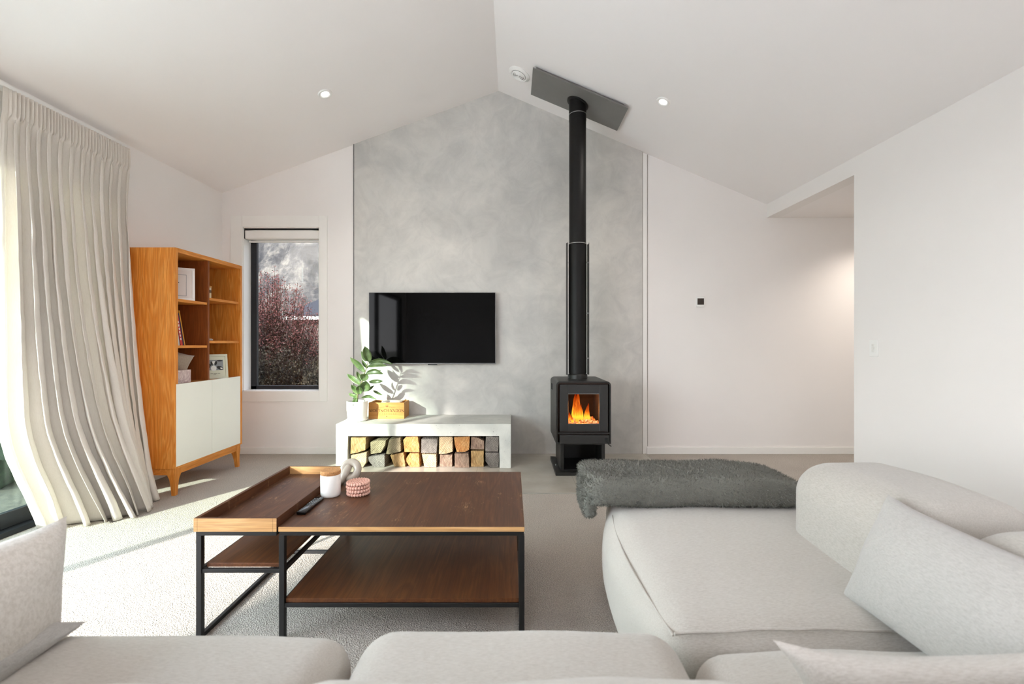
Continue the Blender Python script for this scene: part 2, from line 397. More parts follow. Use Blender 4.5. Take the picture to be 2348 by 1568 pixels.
# right wall with hall opening and an unseen window added for fill light
RWY0, RWY1, RWZ0, RWZ1 = -3.1, -0.7, 0.25, 2.25
bm = BM(); x0, x1 = XR, XR+0.12
prism(bm, [(YR, 0), (RWY0, 0), (RWY0, ER), (YR, ER)], x0, x1, 'X')
prism(bm, [(RWY0, 0), (RWY1, 0), (RWY1, RWZ0), (RWY0, RWZ0)], x0, x1, 'X')
prism(bm, [(RWY0, RWZ1), (RWY1, RWZ1), (RWY1, ER), (RWY0, ER)], x0, x1, 'X')
prism(bm, [(RWY1, 0), (HY, 0), (HY, ER), (RWY1, ER)], x0, x1, 'X')
prism(bm, [(HY, HZ), (YB, HZ), (YB, ER), (HY, ER)], x0, x1, 'X')
struct('wall_right', bm, M_wall)
bm = BM(); box(bm, XR+0.12, HX, HY-0.1, HY, 0, HZ+0.1); struct('wall_hall', bm, M_wall)
bm = BM(); box(bm, HX, HX+0.1, HY-0.1, YB+0.16, 0, HZ+0.1); struct('wall_hall_end', bm, M_wall)
bm = BM(); prism(bm, [(XL-0.15, 0), (XR+0.12, 0), (XR+0.12, zc(XR+0.12)), (RX, RZ), (XL-0.15, zc(XL-0.15))], YR-0.12, YR)
struct('wall_rear', bm, M_wall)
# baseboards
def base(name, a, b_, c, d):
    bm = BM(); box(bm, a, b_, c, d, 0, 0.068, 0.003); struct(name, bm, M_trim)
base('baseboard_back', XL, CX0-0.006, YB-0.014, YB)
base('baseboard_back_right', CX1+0.046, HX, YB-0.014, YB)
base('baseboard_left', XL, XL+0.014, DY1+0.09, YB-0.015)
base('baseboard_right', XR-0.014, XR, RWY1, HY)
# window 1: architrave, reveal, black frame, pane
win = bpy.data.objects.new('window_1', None); COL.objects.link(win); win['kind'] = 'structure'; win.location = (-2.27, YB, WZ0)
bm = BM(); t = 0.095; ya, yb = YB-0.012, YB
TX0, TX1, TZ0, TZ1 = -2.764, -1.815, 0.515, 2.340
box(bm, TX0, WX0, ya, yb, TZ0, TZ1, 0.002); box(bm, WX1, TX1, ya, yb, TZ0, TZ1, 0.002)
box(bm, WX0, WX1, ya, yb, WZ1, TZ1, 0.002); box(bm, WX0, WX1, ya, yb, TZ0, WZ0, 0.002)
obj('architrave', bm, M_trim, win)
bm = BM(); fy0, fy1 = 4.600, 4.635
box(bm, WX0, WX0+0.008, YB, fy1, WZ0, WZ1); box(bm, WX1-0.008, WX1, YB, fy1, WZ0, WZ1)
box(bm, WX0, WX1, YB, fy1, WZ1-0.008, WZ1); box(bm, WX0, WX1, YB, fy1, WZ0, WZ0+0.008)
obj('reveal', bm, M_trim, win)
bm = BM(); a, b_, c, d = WX0+0.008, WX1-0.008, WZ0+0.008, WZ1-0.008
box(bm, a, a+0.06, fy0, fy1, c, d, 0.004); box(bm, b_-0.045, b_, fy0, fy1, c, d, 0.004)
box(bm, a, b_, fy0, fy1, d-0.06, d, 0.004); box(bm, a, b_, fy0, fy1, c, c+0.036, 0.004)
obj('window_frame', bm, M_frame, win)
bm = BM(); box(bm, a+0.2, a+0.34, fy0-0.008, fy0, c+0.026, c+0.034, 0.002); box(bm, b_-0.24, b_-0.1, fy0-0.008, fy0, c+0.026, c+0.034, 0.002)
obj('window_stay', bm, M_black, win)
bm = BM(); box(bm, a+0.05, b_-0.04, 4.615, 4.621, c+0.03, d-0.05); obj('window_pane', bm, M_dimglass, win)
t = thing('roller_blind', 'white rolled-up roller blind at the top of the small black window', 'blind', (-2.27, 4.54, 2.2))
bm = BM(); soft_box(bm, WX0+0.012, WX1-0.010, 4.485, 4.565, 2.115, 2.205, 0.012, 6); obj('cassette', bm, M_trim, t, True)
bm = BM(); box(bm, WX0+0.02, WX1-0.02, 4.545, 4.556, 2.092, 2.112, 0.003); obj('bottom_bar', bm, M_plastic, t)
bm = BM(); box(bm, WX0+0.009, WX0+0.014, 4.485, 4.56, 2.12, 2.219); box(bm, WX0+0.009, WX1-0.01, 4.49, 4.56, 2.209, 2.216); obj('bracket', bm, M_black, t)
# sliding doors on the left
def slider(name, y0, y1, xo):
    e = bpy.data.objects.new(name, None); COL.objects.link(e); e['kind'] = 'structure'; e.location = (XL+xo, (y0+y1)/2, 0)
    bm = BM(); x0, x1 = XL+xo-0.03, XL+xo
    box(bm, x0, x1, y0, y0+0.075, 0.03, DZ-0.03, 0.003); box(bm, x0, x1, y1-0.075, y1, 0.03, DZ-0.03, 0.003)
    box(bm, x0, x1, y0+0.075, y1-0.075, 0.03, 0.12, 0.003); box(bm, x0, x1, y0+0.075, y1-0.075, DZ-0.1, DZ-0.03, 0.003)
    obj('door_frame', bm, M_frame, e)
    bm = BM(); box(bm, x0+0.012, x0+0.018, y0+0.07, y1-0.07, 0.11, DZ-0.09); obj('door_pane', bm, M_green if y1 > 2 else M_glass, e)
slider('door_1', 0.96, 3.07, -0.055); slider('door_2', -1.10, 1.02, -0.092); slider('door_3', -2.97, -1.06, -0.055)
bm = BM(); box(bm, XL-0.14, XL+0.004, DY0, DY1, 0, 0.03); box(bm, XL-0.14, XL+0.002, DY0, DY1, DZ-0.03, DZ)
box(bm, XL-0.14, XL+0.002, DY0, DY0+0.03, 0.03, DZ-0.03); box(bm, XL-0.14, XL+0.002, DY1-0.03, DY1, 0.03, DZ-0.03)
struct('trim_5', bm, M_frame)
bm = BM(); box(bm, XL, XL+0.012, DY0-0.09, DY1+0.09, DZ, DZ+0.09, 0.002); box(bm, XL, XL+0.012, DY1, DY1+0.09, 0, DZ, 0.002)
struct('trim_6', bm, M_trim)
win2 = bpy.data.objects.new('window_fill', None); COL.objects.link(win2); win2['kind'] = 'structure'; win2.location = (XR+0.06, -1.9, RWZ0)  # unseen window behind the camera, added to let in fill daylight
bm = BM()
for (a, b_) in ((RWY0, RWY0+0.06), (-1.93, -1.87), (RWY1-0.06, RWY1)): box(bm, XR+0.07, XR+0.11, a, b_, RWZ0, RWZ1)
box(bm, XR+0.07, XR+0.11, RWY0, RWY1, RWZ0, RWZ0+0.06); box(bm, XR+0.07, XR+0.11, RWY0, RWY1, RWZ1-0.06, RWZ1)
obj('window_frame', bm, M_frame, win2)
bm = BM(); box(bm, XR+0.088, XR+0.094, RWY0+0.05, RWY1-0.05, RWZ0+0.05, RWZ1-0.05); obj('window_pane', bm, M_glass, win2)

# ------------------------------------------------------------------ outside
bm = BM(); box(bm, -300, 300, -60, 300, -0.6, -0.35)
m, N, L, b = new_mat('lawn'); L.new(ramp(N, L, tex(N, L, coords(N, L), 2.0, 6, 0.7), [(0.35, lin((92, 92, 76))), (0.65, lin((128, 126, 110)))]), b.inputs['Base Color']); b.inputs['Roughness'].default_value = 1
struct('ground', bm, m)
bm = BM(); box(bm, -9.5, XL-0.15, -11, 2.6, -0.34, -0.04); box(bm, XR+0.13, 8, -9, 2.9, -0.34, -0.04)
struct('bounce_patio', bm, plain('bounce_paving', (206, 204, 203), 0.8, var=0.04, scale=3))  # unseen pale paving, added to bounce sunlight up to the ceiling

m, N, L, b = new_mat('mountain_rock'); v = coords(N, L, 'Object', (1, 1, 1))
r1 = tex(N, L, v, 0.16, 10, 0.75, 0.15); r2 = tex(N, L, coords(N, L, 'Object', (1, 1, 0.45), (0, 0.5, 0)), 0.05, 8, 0.7, 0.1)
cc = ramp(N, L, r1, [(0.38, lin((52, 54, 64))), (0.47, lin((96, 96, 104))), (0.58, lin((214, 206, 192)))])
cd = ramp(N, L, r2, [(0.40, lin((72, 76, 76))), (0.58, lin((200, 194, 182)))])
L.new(mixc(N, L, 0.5, cc, cd), b.inputs['Base Color']); b.inputs['Roughness'].default_value = 1; b.inputs['Specular IOR Level'].default_value = 0
bump(N, L, r1, b, 1.0, 3.0); M_rock = m
bm = BM(); nx, ny = 200, 60; gv = []
for i in range(nx+1):
    row = []
    for j in range(ny+1):
        x = -260+420*i/nx; y = 95+120*j/ny
        h = (j/ny)**0.9*105
        p = Vector((x*0.03, y*0.03, 0.3))
        h += (noise.fractal(p, 1.0, 2.0, 6)*22+abs(noise.noise(p*2.5))*10)*min(1, j/8)
        row.append(bm.verts.new((x, y, h-2)))
    gv.append(row)
for i in range(nx):
    for j in range(ny): bm.faces.new((gv[i][j], gv[i+1][j], gv[i+1][j+1], gv[i][j+1]))
o = struct('mountain', bm, M_rock, None, True)
bm = BM(); box(bm, -9.5, XL-0.16, 2.6, 6.6, -0.34, -0.06); struct('garden_bed', bm, plain('bark_mulch', (58, 56, 46), 0.95, var=0.4, scale=20, bmp=0.6, bscale=60))
hg = BM(); soft_box(hg, -5.1, -3.95, 3.35, 6.3, -0.05, 2.6, 0.25, 30, (0, 0, 0), 0.12, 5.0, 2)
tag(recenter(obj('garden_hedge', hg, plain('hedge_leaf', (46, 58, 44), 0.9, var=0.5, scale=30, bmp=0.8, bscale=40), None, True), (-4.5, 4.8, -0.05)), 'dark green hedge outside the glass door, behind the curtain edge', 'hedge')
# neighbour's house
t = thing('house', 'neighbouring house with blue-grey roof and white gutter beyond the bush', 'house', (-8, 26, -0.4))
bm = BM(); prism(bm, [(24.4, 2.45), (30, 4.0), (30, 4.15), (24.4, 2.58)], -12.2, 2, 'X'); box(bm, -12.2, 2, 24.3, 24.5, 2.45, 2.56); prism(bm, [(24.4, 2.45), (30, 4.0), (30, 2.4), (24.4, 2.4)], -12.1, 1.9, 'X'); 
obj('roof', bm, plain('roof_steel', (70, 70, 74), 0.9, spec=0.1), t)
bm = BM(); box(bm, -12.4, 2.2, 24.15, 24.3, 2.28, 2.46); obj('gutter', bm, M_white, t)
bm = BM(); box(bm, -12, 2, 24.8, 30, -0.4, 2.4); obj('house_wall', bm, plain('dark_cladding', (92, 84, 78), 0.8), t)
t = thing('fence', 'pale picket fence in front of the neighbouring house', 'fence', (-8, 21, -0.4))
for k in range(40):
    bm = BM(); box(bm, -12+k*0.25, -12+k*0.25+0.11, 21, 21.03, -0.36, 1.75, 0); obj('picket', bm, plain('fence_wood', (130, 124, 116), 0.8) if k == 0 else MATS['fence_wood'], t)
bm = BM(); box(bm, -12, -2, 21.03, 21.08, 1.35, 1.45); box(bm, -12, -2, 21.03, 21.08, 0.1, 0.2); obj('fence_rail', bm, MATS['fence_wood'], t)
def bush(name, label, c, rx, ry, h, nt_, leafs, cols, seed, lsize=0.03, cat='shrub', z0=-0.35, spike=0.35):
    rr = random.Random(seed); t = thing(name, label, cat, (c[0], c[1], z0))
    st = BM(); fo = BM()
    for k in range(nt_):
        a = rr.random()*2*PI; q = math.sqrt(rr.random()); hx = c[0]+math.cos(a)*rx*q; hy = c[1]+math.sin(a)*ry*q
        hh = z0+(h-z0)*(1-0.35*q*q)*rr.uniform(0.72, 1.0)
        p0 = Vector((c[0]+math.cos(a)*rx*q*0.2, c[1]+math.sin(a)*ry*q*0.2, z0)); p2 = Vector((hx, hy, hh)); p1 = (p0+p2)/2+Vector((math.cos(a)*0.08, math.sin(a)*0.08, 0.1))
        pts = [p0.lerp(p1, s/4).lerp(p1.lerp(p2, s/4), s/4) for s in range(5)]
        tube(st, pts, [0.009, 0.008, 0.006, 0.004, 0.002], 4)
        for l in range(leafs):
            s = rr.random()**0.6; p = p0.lerp(p1, s).lerp(p1.lerp(p2, s), s)
            off = Vector((rr.gauss(0, 1), rr.gauss(0, 1), rr.gauss(0, 0.8)))*(0.07*(1.15-s*0.8))
            p = p+off; d = Vector((rr.gauss(0, 1), rr.gauss(0, 1), rr.gauss(0.7, 1))).normalized(); e = d.orthogonal().normalized()
            e = (Matrix.Rotation(rr.random()*6.28, 3, d) @ e); ls = lsize*rr.uniform(0.6, 1.3)
            vs_ = [fo.verts.new(p), fo.verts.new(p+d*ls*0.5+e*ls*0.22), fo.verts.new(p+d*ls), fo.verts.new(p+d*ls*0.5-e*ls*0.22)]
            f = fo.faces.new(vs_); f.material_index = (1 if (s > 0.82 and rr.random() < 0.7) else (2 if rr.random() < 0.3 else 0))
    obj('stems', st, plain(name+'_bark', (70, 52, 42), 0.9), t); obj('foliage', fo, cols, t)
    t.children[0].name = 'branches'
cols_red = [plain('bush_leaf', (92, 66, 58), 0.7, var=0.3), plain('bush_leaf_red', (176, 112, 102), 0.7, var=0.2), plain('bush_leaf_pale', (146, 122, 102), 0.7, var=0.2)]
cols_dk = [plain('shrub_leaf', (54, 46, 33), 0.8, var=0.3), plain('shrub_leaf_tip', (92, 82, 62), 0.8), plain('shrub_leaf_dark', (26, 22, 17), 0.8)]
bush('flowering_bush', 'tall pinkish red bush outside the small window', (-3.78, 7.0, 0), 0.88, 0.6, 2.3, 360, 150, cols_red, 3, 0.030)
bush('garden_shrub', 'low dark brown-green shrub outside, under the pink bush', (-2.9, 5.72, 0), 0.95, 0.32, 1.08, 260, 120, cols_dk, 5, 0.036)
bush('garden_shrub', 'dark shrub outside in front of the picket fence', (-3.35, 8.6, 0), 1.0, 0.5, 1.45, 220, 120, cols_dk, 8, 0.045)

def tree(name, label, blobs, n, seed):
    rr = random.Random(seed); c = blobs[0]; t = thing(name, label, 'tree', (c[0], c[1], -0.35)); st = BM(); fo = BM()
    c = (-6.9, -7.6); tube(st, [(c[0], c[1], -0.36), (c[0]+0.1, c[1], 1.5), (c[0], c[1], 3.2), (c[0], c[1]+0.1, 4.4)], [0.12, 0.10, 0.08, 0.05], 10)
    for b_ in blobs: tube(st, [(c[0], c[1], 3.1), ((c[0]+b_[0])/2, (c[1]+b_[1])/2, (3.4+b_[2])/2), (b_[0], b_[1], b_[2])], [0.08, 0.05, 0.02], 7)
    for k in range(n):
        b_ = blobs[k % len(blobs)]
        d = Vector((rr.gauss(0, 1), rr.gauss(0, 1), rr.gauss(0, 1))).normalized()*(rr.random()**0.45)
        p = Vector(b_[:3])+Vector((d.x*b_[3], d.y*b_[3], d.z*b_[3]*0.8)); 
        if noise.noise(p*1.9) < -0.40: continue
        a = Vector((rr.gauss(0, 1), rr.gauss(0, 1), rr.gauss(0, 1))).normalized(); e = a.orthogonal().normalized(); ls = rr.uniform(0.07, 0.13)
        fo.faces.new([fo.verts.new(p), fo.verts.new(p+a*ls*0.5+e*ls*0.3), fo.verts.new(p+a*ls), fo.verts.new(p+a*ls*0.5-e*ls*0.3)])
    obj('trunk', st, plain(name+'_bark', (90, 74, 60), 0.9), t); obj('foliage', fo, plain(name+'_leaf', (86, 100, 60), 0.7, var=0.3), t)
tree('garden_tree', 'leafy garden tree outside the glass doors', [(-6.2, -5.6, 4.3, 1.15), (-6.1, -4.55, 4.15, 0.85), (-6.3, -6.9, 4.2, 1.1), (-6.1, -7.9, 4.0, 1.2), (-6.4, -5.2, 5.2, 1.0), (-6.2, -6.9, 3.5, 0.7), (-6.1, -7.6, 3.5, 0.6)], 19000, 6)
# ------------------------------------------------------------------ ceiling fittings
nl = Vector((0.368, 0, -1)).normalized(); nr = Vector((-0.4214, 0, -1)).normalized()
def fitting_matrix(p, n):
    q = (-n).to_track_quat('Z', 'Y'); return Matrix.Translation(p) @ q.to_matrix().to_4x4()
def downlight(loc, n, label, en=9):
    t = thing('downlight', label, 'light', loc, 'recessed downlights in the sloping ceiling')
    Mx = fitting_matrix(Vector(loc), n)
    bm = BM(); lathe(bm, [(0.030, -0.004), (0.040, -0.010), (0.052, -0.008), (0.056, 0.001), (0.030, 0.001)], (0, 0, 0), 36, cap=False); xform(bm, Mx); obj('trim_ring', bm, M_plastic, t, True)
    bm = BM(); lathe(bm, [(0.0305, -0.003), (0.0305, 0.0)], (0, 0, 0), 32); xform(bm, Mx); obj('lens', bm, M_lens, t)
    d = bpy.data.lights.new('downlight_glow', 'SPOT'); d.energy = en; d.spot_size = 2.2; d.spot_blend = 0.9; d.color = (1, 0.93, 0.84); d.shadow_soft_size = 0.03
    lo = bpy.data.objects.new('downlight_glow', d); COL.objects.link(lo); lo.location = Vector(loc)+n*0.02; lo.rotation_euler = (-n).to_track_quat('Z', 'Y').to_euler()
M_lens = emit('downlight_lens', (1, 0.97, 0.92), 14.0)
downlight((-1.483, 3.606, zc(-1.483)), nl, 'lit round white downlight on the ceiling slope above the small window side')
downlight((1.198, 3.602, zc(1.198)), nr, 'lit round white downlight on the ceiling slope beside the flue plate')
hl = bpy.data.lights.new('hall_downlight', 'SPOT'); hl.energy = 22; hl.spot_size = 2.3; hl.spot_blend = 1; hl.color = (1, 0.9, 0.8); hl.shadow_soft_size = 0.04
ho = bpy.data.objects.new('hall_downlight', hl); COL.objects.link(ho); ho.location = (3.5, 3.95, HZ-0.03)
# ceiling vent
p = Vector((0.066, 4.043, zc(0.066)))
t = thing('ceiling_vent', 'round white ceiling air vent beside the steel flue plate', 'vent', p)
Mx = fitting_matrix(p, nr); bm = BM()
lathe(bm, [(0.066, -0.014), (0.076, -0.018), (0.098, -0.006), (0.100, 0.001)], (0, 0, 0), 40, cap=False); xform(bm, Mx); obj('vent_rim', bm, M_plastic, t, True)
for r in (0.058, 0.042, 0.026):
    bm = BM(); lathe(bm, [(r-0.009, -0.020), (r-0.003, -0.026), (r+0.006, -0.016), (r+0.002, -0.012), (r-0.009, -0.020)], (0, 0, 0), 40, cap=False); xform(bm, Mx); obj('vent_ring', bm, M_plastic, t, True)
bm = BM(); lathe(bm, [(0.012, -0.012), (0.012, -0.024), (0.008, -0.028)], (0, 0, 0), 24); xform(bm, Mx); obj('vent_hub', bm, M_plastic, t, True)
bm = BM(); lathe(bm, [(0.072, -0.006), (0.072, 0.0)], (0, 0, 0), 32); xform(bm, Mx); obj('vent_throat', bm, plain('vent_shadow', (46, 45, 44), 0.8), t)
# steel plate around the flue
bm = BM(); o1 = 0.030; PX0, PX1, PY0, PY1 = 0.175, 0.975, 3.815, 4.225
cx, cy = 0.583, 4.045
prism(bm, [(PX0, zc(PX0)-o1), (PX1, zc(PX1)-o1), (PX1, zc(PX1)-o1-0.008), (PX0, zc(PX0)-o1-0.008)], PY0, PY1)
prism(bm, [(PX0+0.03, zc(PX0+0.03)), (PX1-0.03, zc(PX1-0.03)), (PX1-0.03, zc(PX1-0.03)-o1), (PX0+0.03, zc(PX0+0.03)-o1)], PY0+0.03, PY1-0.03)
tag(recenter(obj('flue_ceiling_plate', bm, M_plate), (cx, cy, zc(cx)-o1)), 'rectangular grey steel plate on the ceiling where the flue passes through', 'plate')

# ------------------------------------------------------------------ wood stove
SX0, SX1, SY0, SY1 = 0.363, 0.815, 3.745, 4.285
t = stove = thing('wood_stove', 'black steel wood-burning stove with lit fire and tall black flue', 'stove', (0.589, 4.0, 0.004))
def rrect(x0, x1, z0, z1, r, n=6, bottom=False):
    pts = [(x0, z0), (x1, z0)]
    for k in range(n+1): a = k/n*PI/2; pts.append((x1-r+r*math.cos(a), z1-r+r*math.sin(a)))
    for k in range(n+1): a = PI/2+k/n*PI/2; pts.append((x0+r+r*math.cos(a), z1-r+r*math.sin(a)))
    return pts
def frame_extrude(bm, outer, inner, y0, y1):
    n = len(outer)
    A = [bm.verts.new((p[0], y0, p[1])) for p in outer]; B = [bm.verts.new((p[0], y0, p[1])) for p in inner]
    C = [bm.verts.new((p[0], y1, p[1])) for p in outer]; D = [bm.verts.new((p[0], y1, p[1])) for p in inner]
    for i in range(n):
        j = (i+1) % n
        bm.faces.new((A[i], A[j], B[j], B[i])); bm.faces.new((C[i], D[i], D[j], C[j]))
        bm.faces.new((A[i], C[i], C[j], A[j])); bm.faces.new((B[i], B[j], D[j], D[i]))
zt, zb = 0.776, 0.262
# outer wrapper (rounded jacket)
bm = BM(); frame_extrude(bm, rrect(SX0, SX1, zb, zt, 0.035), rrect(SX0+0.012, SX1-0.012, zb+0.012, zt-0.012, 0.025), SY0, SY1)
obj('jacket', bm, M_stove, t, True)
bm = BM()   # firebox shell: back, floor, sides with a hollow
box(bm, SX0+0.014, SX1-0.014, 4.23, 4.27, zb+0.012, zt-0.014)
box(bm, SX0+0.014, SX0+0.06, SY0+0.03, 4.23, zb+0.10, zt-0.014); box(bm, SX1-0.06, SX1-0.014, SY0+0.03, 4.23, zb+0.10, zt-0.014)
box(bm, SX0+0.06, SX1-0.06, SY0+0.03, 4.23, zt-0.10, zt-0.014); box(bm, SX0+0.014, SX1-0.014, SY0+0.03, 4.23, zb+0.012, zb+0.125)
obj('firebox', bm, plain('firebox_brick', (58, 42, 34), 0.95, var=0.3, scale=14), t)
bm = BM()
for k in range(3): box(bm, SX0-0.0015, SX0+0.002, 4.09+k*0.04, 4.105+k*0.04, 0.67, 0.725, 0.0)
obj('side_vent', bm, plain('vent_black', (8, 8, 8), 0.9), t)
# door
DX0, DX1, DZ0, DZ1 = 0.395, 0.792, 0.362, 0.748
GX0, GX1, GZ0, GZ1 = 0.464, 0.718, 0.424, 0.674
door = obj('stove_door', (lambda b_: (box(b_, DX0, GX0, SY0+0.004, SY0+0.028, DZ0, DZ1, 0.003), box(b_, GX1, DX1, SY0+0.004, SY0+0.028, DZ0, DZ1, 0.003), box(b_, GX0-0.001, GX1+0.001, SY0+0.004, SY0+0.028, GZ1, DZ1, 0.002), box(b_, GX0-0.001, GX1+0.001, SY0+0.004, SY0+0.028, DZ0, GZ0, 0.002), b_)[-1])(BM()), M_stovedoor, t)
bm = BM(); box(bm, GX0+0.001, GX1-0.001, SY0+0.016, SY0+0.020, GZ0+0.001, GZ1-0.001); obj('door_glass', bm, M_glass, door)
for zz in (GZ0, GZ1-0.003):
    bm = BM(); box(bm, GX0, GX1, SY0+0.0035, SY0+0.012, zz, zz+0.003); obj('glass_clip', bm, M_steel, door)
bm = BM(); lathe(bm, [(0.006, 0), (0.006, 0.006)], (0, 0, 0), 16); xform(bm, Matrix.Translation((0.762, SY0+0.003, 0.552)) @ Matrix.Rotation(PI/2, 4, 'X')); obj('door_latch', bm, M_black, door, True)
bm = BM(); box(bm, 0.379, 0.806, SY0-0.004, SY0+0.02, 0.344, 0.354, 0.003); obj('sill_bar', bm, M_stovedoor, t)
dr = obj('ash_drawer', (lambda b_: (box(b_, 0.393, 0.800, SY0-0.006, SY0+0.025, 0.264, 0.334, 0.003), b_)[-1])(BM()), M_stovedoor, t)
bm = BM(); box(bm, 0.764, 0.786, SY0-0.02, SY0-0.006, 0.305, 0.310, 0.001); box(bm, 0.764, 0.768, SY0-0.02, SY0-0.014, 0.285, 0.305); tube(bm, [(0.775, SY0-0.012, 0.275), (0.80, SY0-0.02, 0.255), (0.812, SY0-0.02, 0.245)], 0.004, 8); obj('drawer_handle', bm, M_stove, dr)
# pedestal
bm = BM(); a, b_ = 0.404, 0.775; py0, py1 = 3.80, 4.20
box(bm, a, a+0.006, py0, py1, 0.030, zb+0.001); box(bm, b_-0.006, b_, py0, py1, 0.030, zb+0.001); box(bm, a, b_, py1-0.006, py1, 0.030, zb+0.001)
box(bm, a, a+0.028, py0-0.006, py0, 0.030, zb+0.001, 0.002); box(bm, b_-0.028, b_, py0-0.006, py0, 0.030, zb+0.001, 0.002)
box(bm, a, b_, py0, py1, 0.242, zb); box(bm, a, b_, py0, py1, 0.030, 0.036)
obj('pedestal', bm, M_stove, t)
bm = BM(); box(bm, 0.358, 0.82, 3.725, 4.265, 0.004, 0.030, 0.003); obj('base_plate', bm, M_stove, t)
bm = BM(); lathe(bm, [(0.008, 0), (0.008, 0.010), (0.004, 0.013)], (0.382, 3.95, 0.030), 12); obj('bolt', bm, M_steel, t, True)
# flue
ztop = zc(cx+0.08)-o1-0.002
flue = obj('flue_pipe', (lambda q: (lathe(q, [(0.0745, 0.0), (0.0745, 3.09-0.776)], (cx, cy, 0.776), 48), lathe(q, [(0.0765, 0.0), (0.0765, 0.42)], (cx, cy, 3.06), 48), q)[-1])(BM()), M_flue, t, True)
bm = BM(); vs_ = lathe(bm, [(0.076, -0.10), (0.092, -0.10), (0.092, 0.0), (0.076, 0.0)], (cx, cy, 0), 48, cap=False)
for q in vs_: q.co.z = zc(q.co.x)-o1-0.008 if q.co.z > -0.05 else zc(q.co.x)-o1-0.022
obj('flue_collar', bm, M_stove, flue, True)
for z in (3.112, 1.967):
    bm = BM(); lathe(bm, [(0.0775, 0), (0.0775, 0.006)], (cx, cy, z), 48); obj('flue_band', bm, M_steel, flue, True)
bm = BM(); lathe(bm, [(0.086, 0), (0.086, 0.035), (0.076, 0.045)], (cx, cy, zt-0.001), 48); obj('flue_spigot', bm, M_stove, flue, True)
bm = BM(); lathe(bm, [(0.0785, 0), (0.0785, 1.14)], (cx, cy, 0.825), 48); obj('flue_sleeve', bm, M_flue, flue, True)
for s in (-1, 1):     # thin curved heat shield standing off each side
    bm = BM(); z0, z1 = 0.81, 1.975; R0, R1 = 0.100, 0.1025; pts = []
    for k in range(17):
        a = (-PI*0.13+PI*0.26*k/16)+(PI if s < 0 else 0); pts.append((math.cos(a), math.sin(a)))
    poly = [(cx+R0*p[0], cy+R0*p[1]) for p in pts]+[(cx+R1*p[0], cy+R1*p[1]) for p in pts[::-1]]
    prism(bm, poly, z0, z1, 'Z'); obj('heat_shield', bm, M_stove, flue, False)
    for zz in (0.95, 1.35, 1.80):
        bm = BM(); a, b_ = sorted((cx+s*0.078, cx+s*0.101)); box(bm, a, b_, cy-0.004, cy+0.004, zz, zz+0.012); obj('shield_spacer', bm, M_steel, flue)
# fire
m = bpy.data.materials.new('flame'); m.use_nodes = True; N = m.node_tree.nodes; L = m.node_tree.links; N.clear()
o_ = N.new('ShaderNodeOutputMaterial'); e_ = N.new('ShaderNodeEmission'); tr = N.new('ShaderNodeBsdfTransparent'); mx = N.new('ShaderNodeMixShader')
g = N.new('ShaderNodeTexCoord'); s_ = N.new('ShaderNodeSeparateXYZ'); L.new(g.outputs['Generated'], s_.inputs[0])
nz = tex(N, L, coords(N, L, 'Object', (60, 60, 18)), 1.0, 4, 0.6)
ma = N.new('ShaderNodeMath'); ma.operation = 'MULTIPLY_ADD'; L.new(nz, ma.inputs[0]); ma.inputs[1].default_value = 0.5; ma.inputs[2].default_value = -0.25
mb = N.new('ShaderNodeMath'); mb.operation = 'ADD'; L.new(s_.outputs['Z'], mb.inputs[0]); L.new(ma.outputs[0], mb.inputs[1])
L.new(ramp(N, L, mb.outputs[0], [(0.0, (1.0, 0.42, 0.04)), (0.32, (1.0, 0.50, 0.03)), (0.55, (1.0, 0.20, 0.01)), (0.9, (0.9, 0.05, 0.0))]), e_.inputs[0])
st = ramp(N, L, mb.outputs[0], [(0.0, (0.6,)*3), (0.3, (1.0,)*3), (0.6, (0.45,)*3), (1.0, (0.2,)*3)])
mm_ = N.new('ShaderNodeMath'); mm_.operation = 'MULTIPLY'; L.new(st, mm_.inputs[0]); mm_.inputs[1].default_value = 0.75; L.new(mm_.outputs[0], e_.inputs[1])
L.new(ramp(N, L, mb.outputs[0], [(0.0, (0.75,)*3), (0.5, (0.85,)*3), (1.0, (0.25,)*3)]), mx.inputs[0])
L.new(tr.outputs[0], mx.inputs[1]); L.new(e_.outputs[0], mx.inputs[2]); L.new(mx.outputs[0], o_.inputs[0]); M_flame = m
m, N, L, b = new_mat('ember'); v = coords(N, L); f = tex(N, L, v, 55, 6, 0.7, 0.5)
L.new(ramp(N, L, f, [(0.4, lin((40, 26, 22))), (0.62, lin((170, 150, 140)))]), b.inputs['Base Color'])
L.new(ramp(N, L, f, [(0.42, (1.0, 0.14, 0.01)), (0.5, (1.0, 0.30, 0.05)), (0.58, (0.8, 0.05, 0.0)), (0.66, (0, 0, 0))]), b.inputs['Emission Color']); 
L.new(ramp(N, L, f, [(0.44, (0.0,)*3), (0.49, (0.55,)*3), (0.55, (0.3,)*3), (0.60, (0.0,)*3)]), b.inputs['Emission Strength']); M_ember = m
tf = thing('fire', 'orange flames behind the stove door glass', 'fire', (0.59, 3.95, zb+0.127))
fl = [(0.575, 3.94, 0.042, 0.20), (0.548, 3.96, 0.030, 0.17), (0.600, 3.97, 0.026, 0.16), (0.655, 3.94, 0.028, 0.175), (0.668, 3.98, 0.018, 0.12), (0.492, 3.93, 0.022, 0.10), (0.512, 3.90, 0.016, 0.075), (0.700, 3.92, 0.010, 0.07), (0.560, 3.99, 0.040, 0.265), (0.585, 4.0, 0.03, 0.28)]
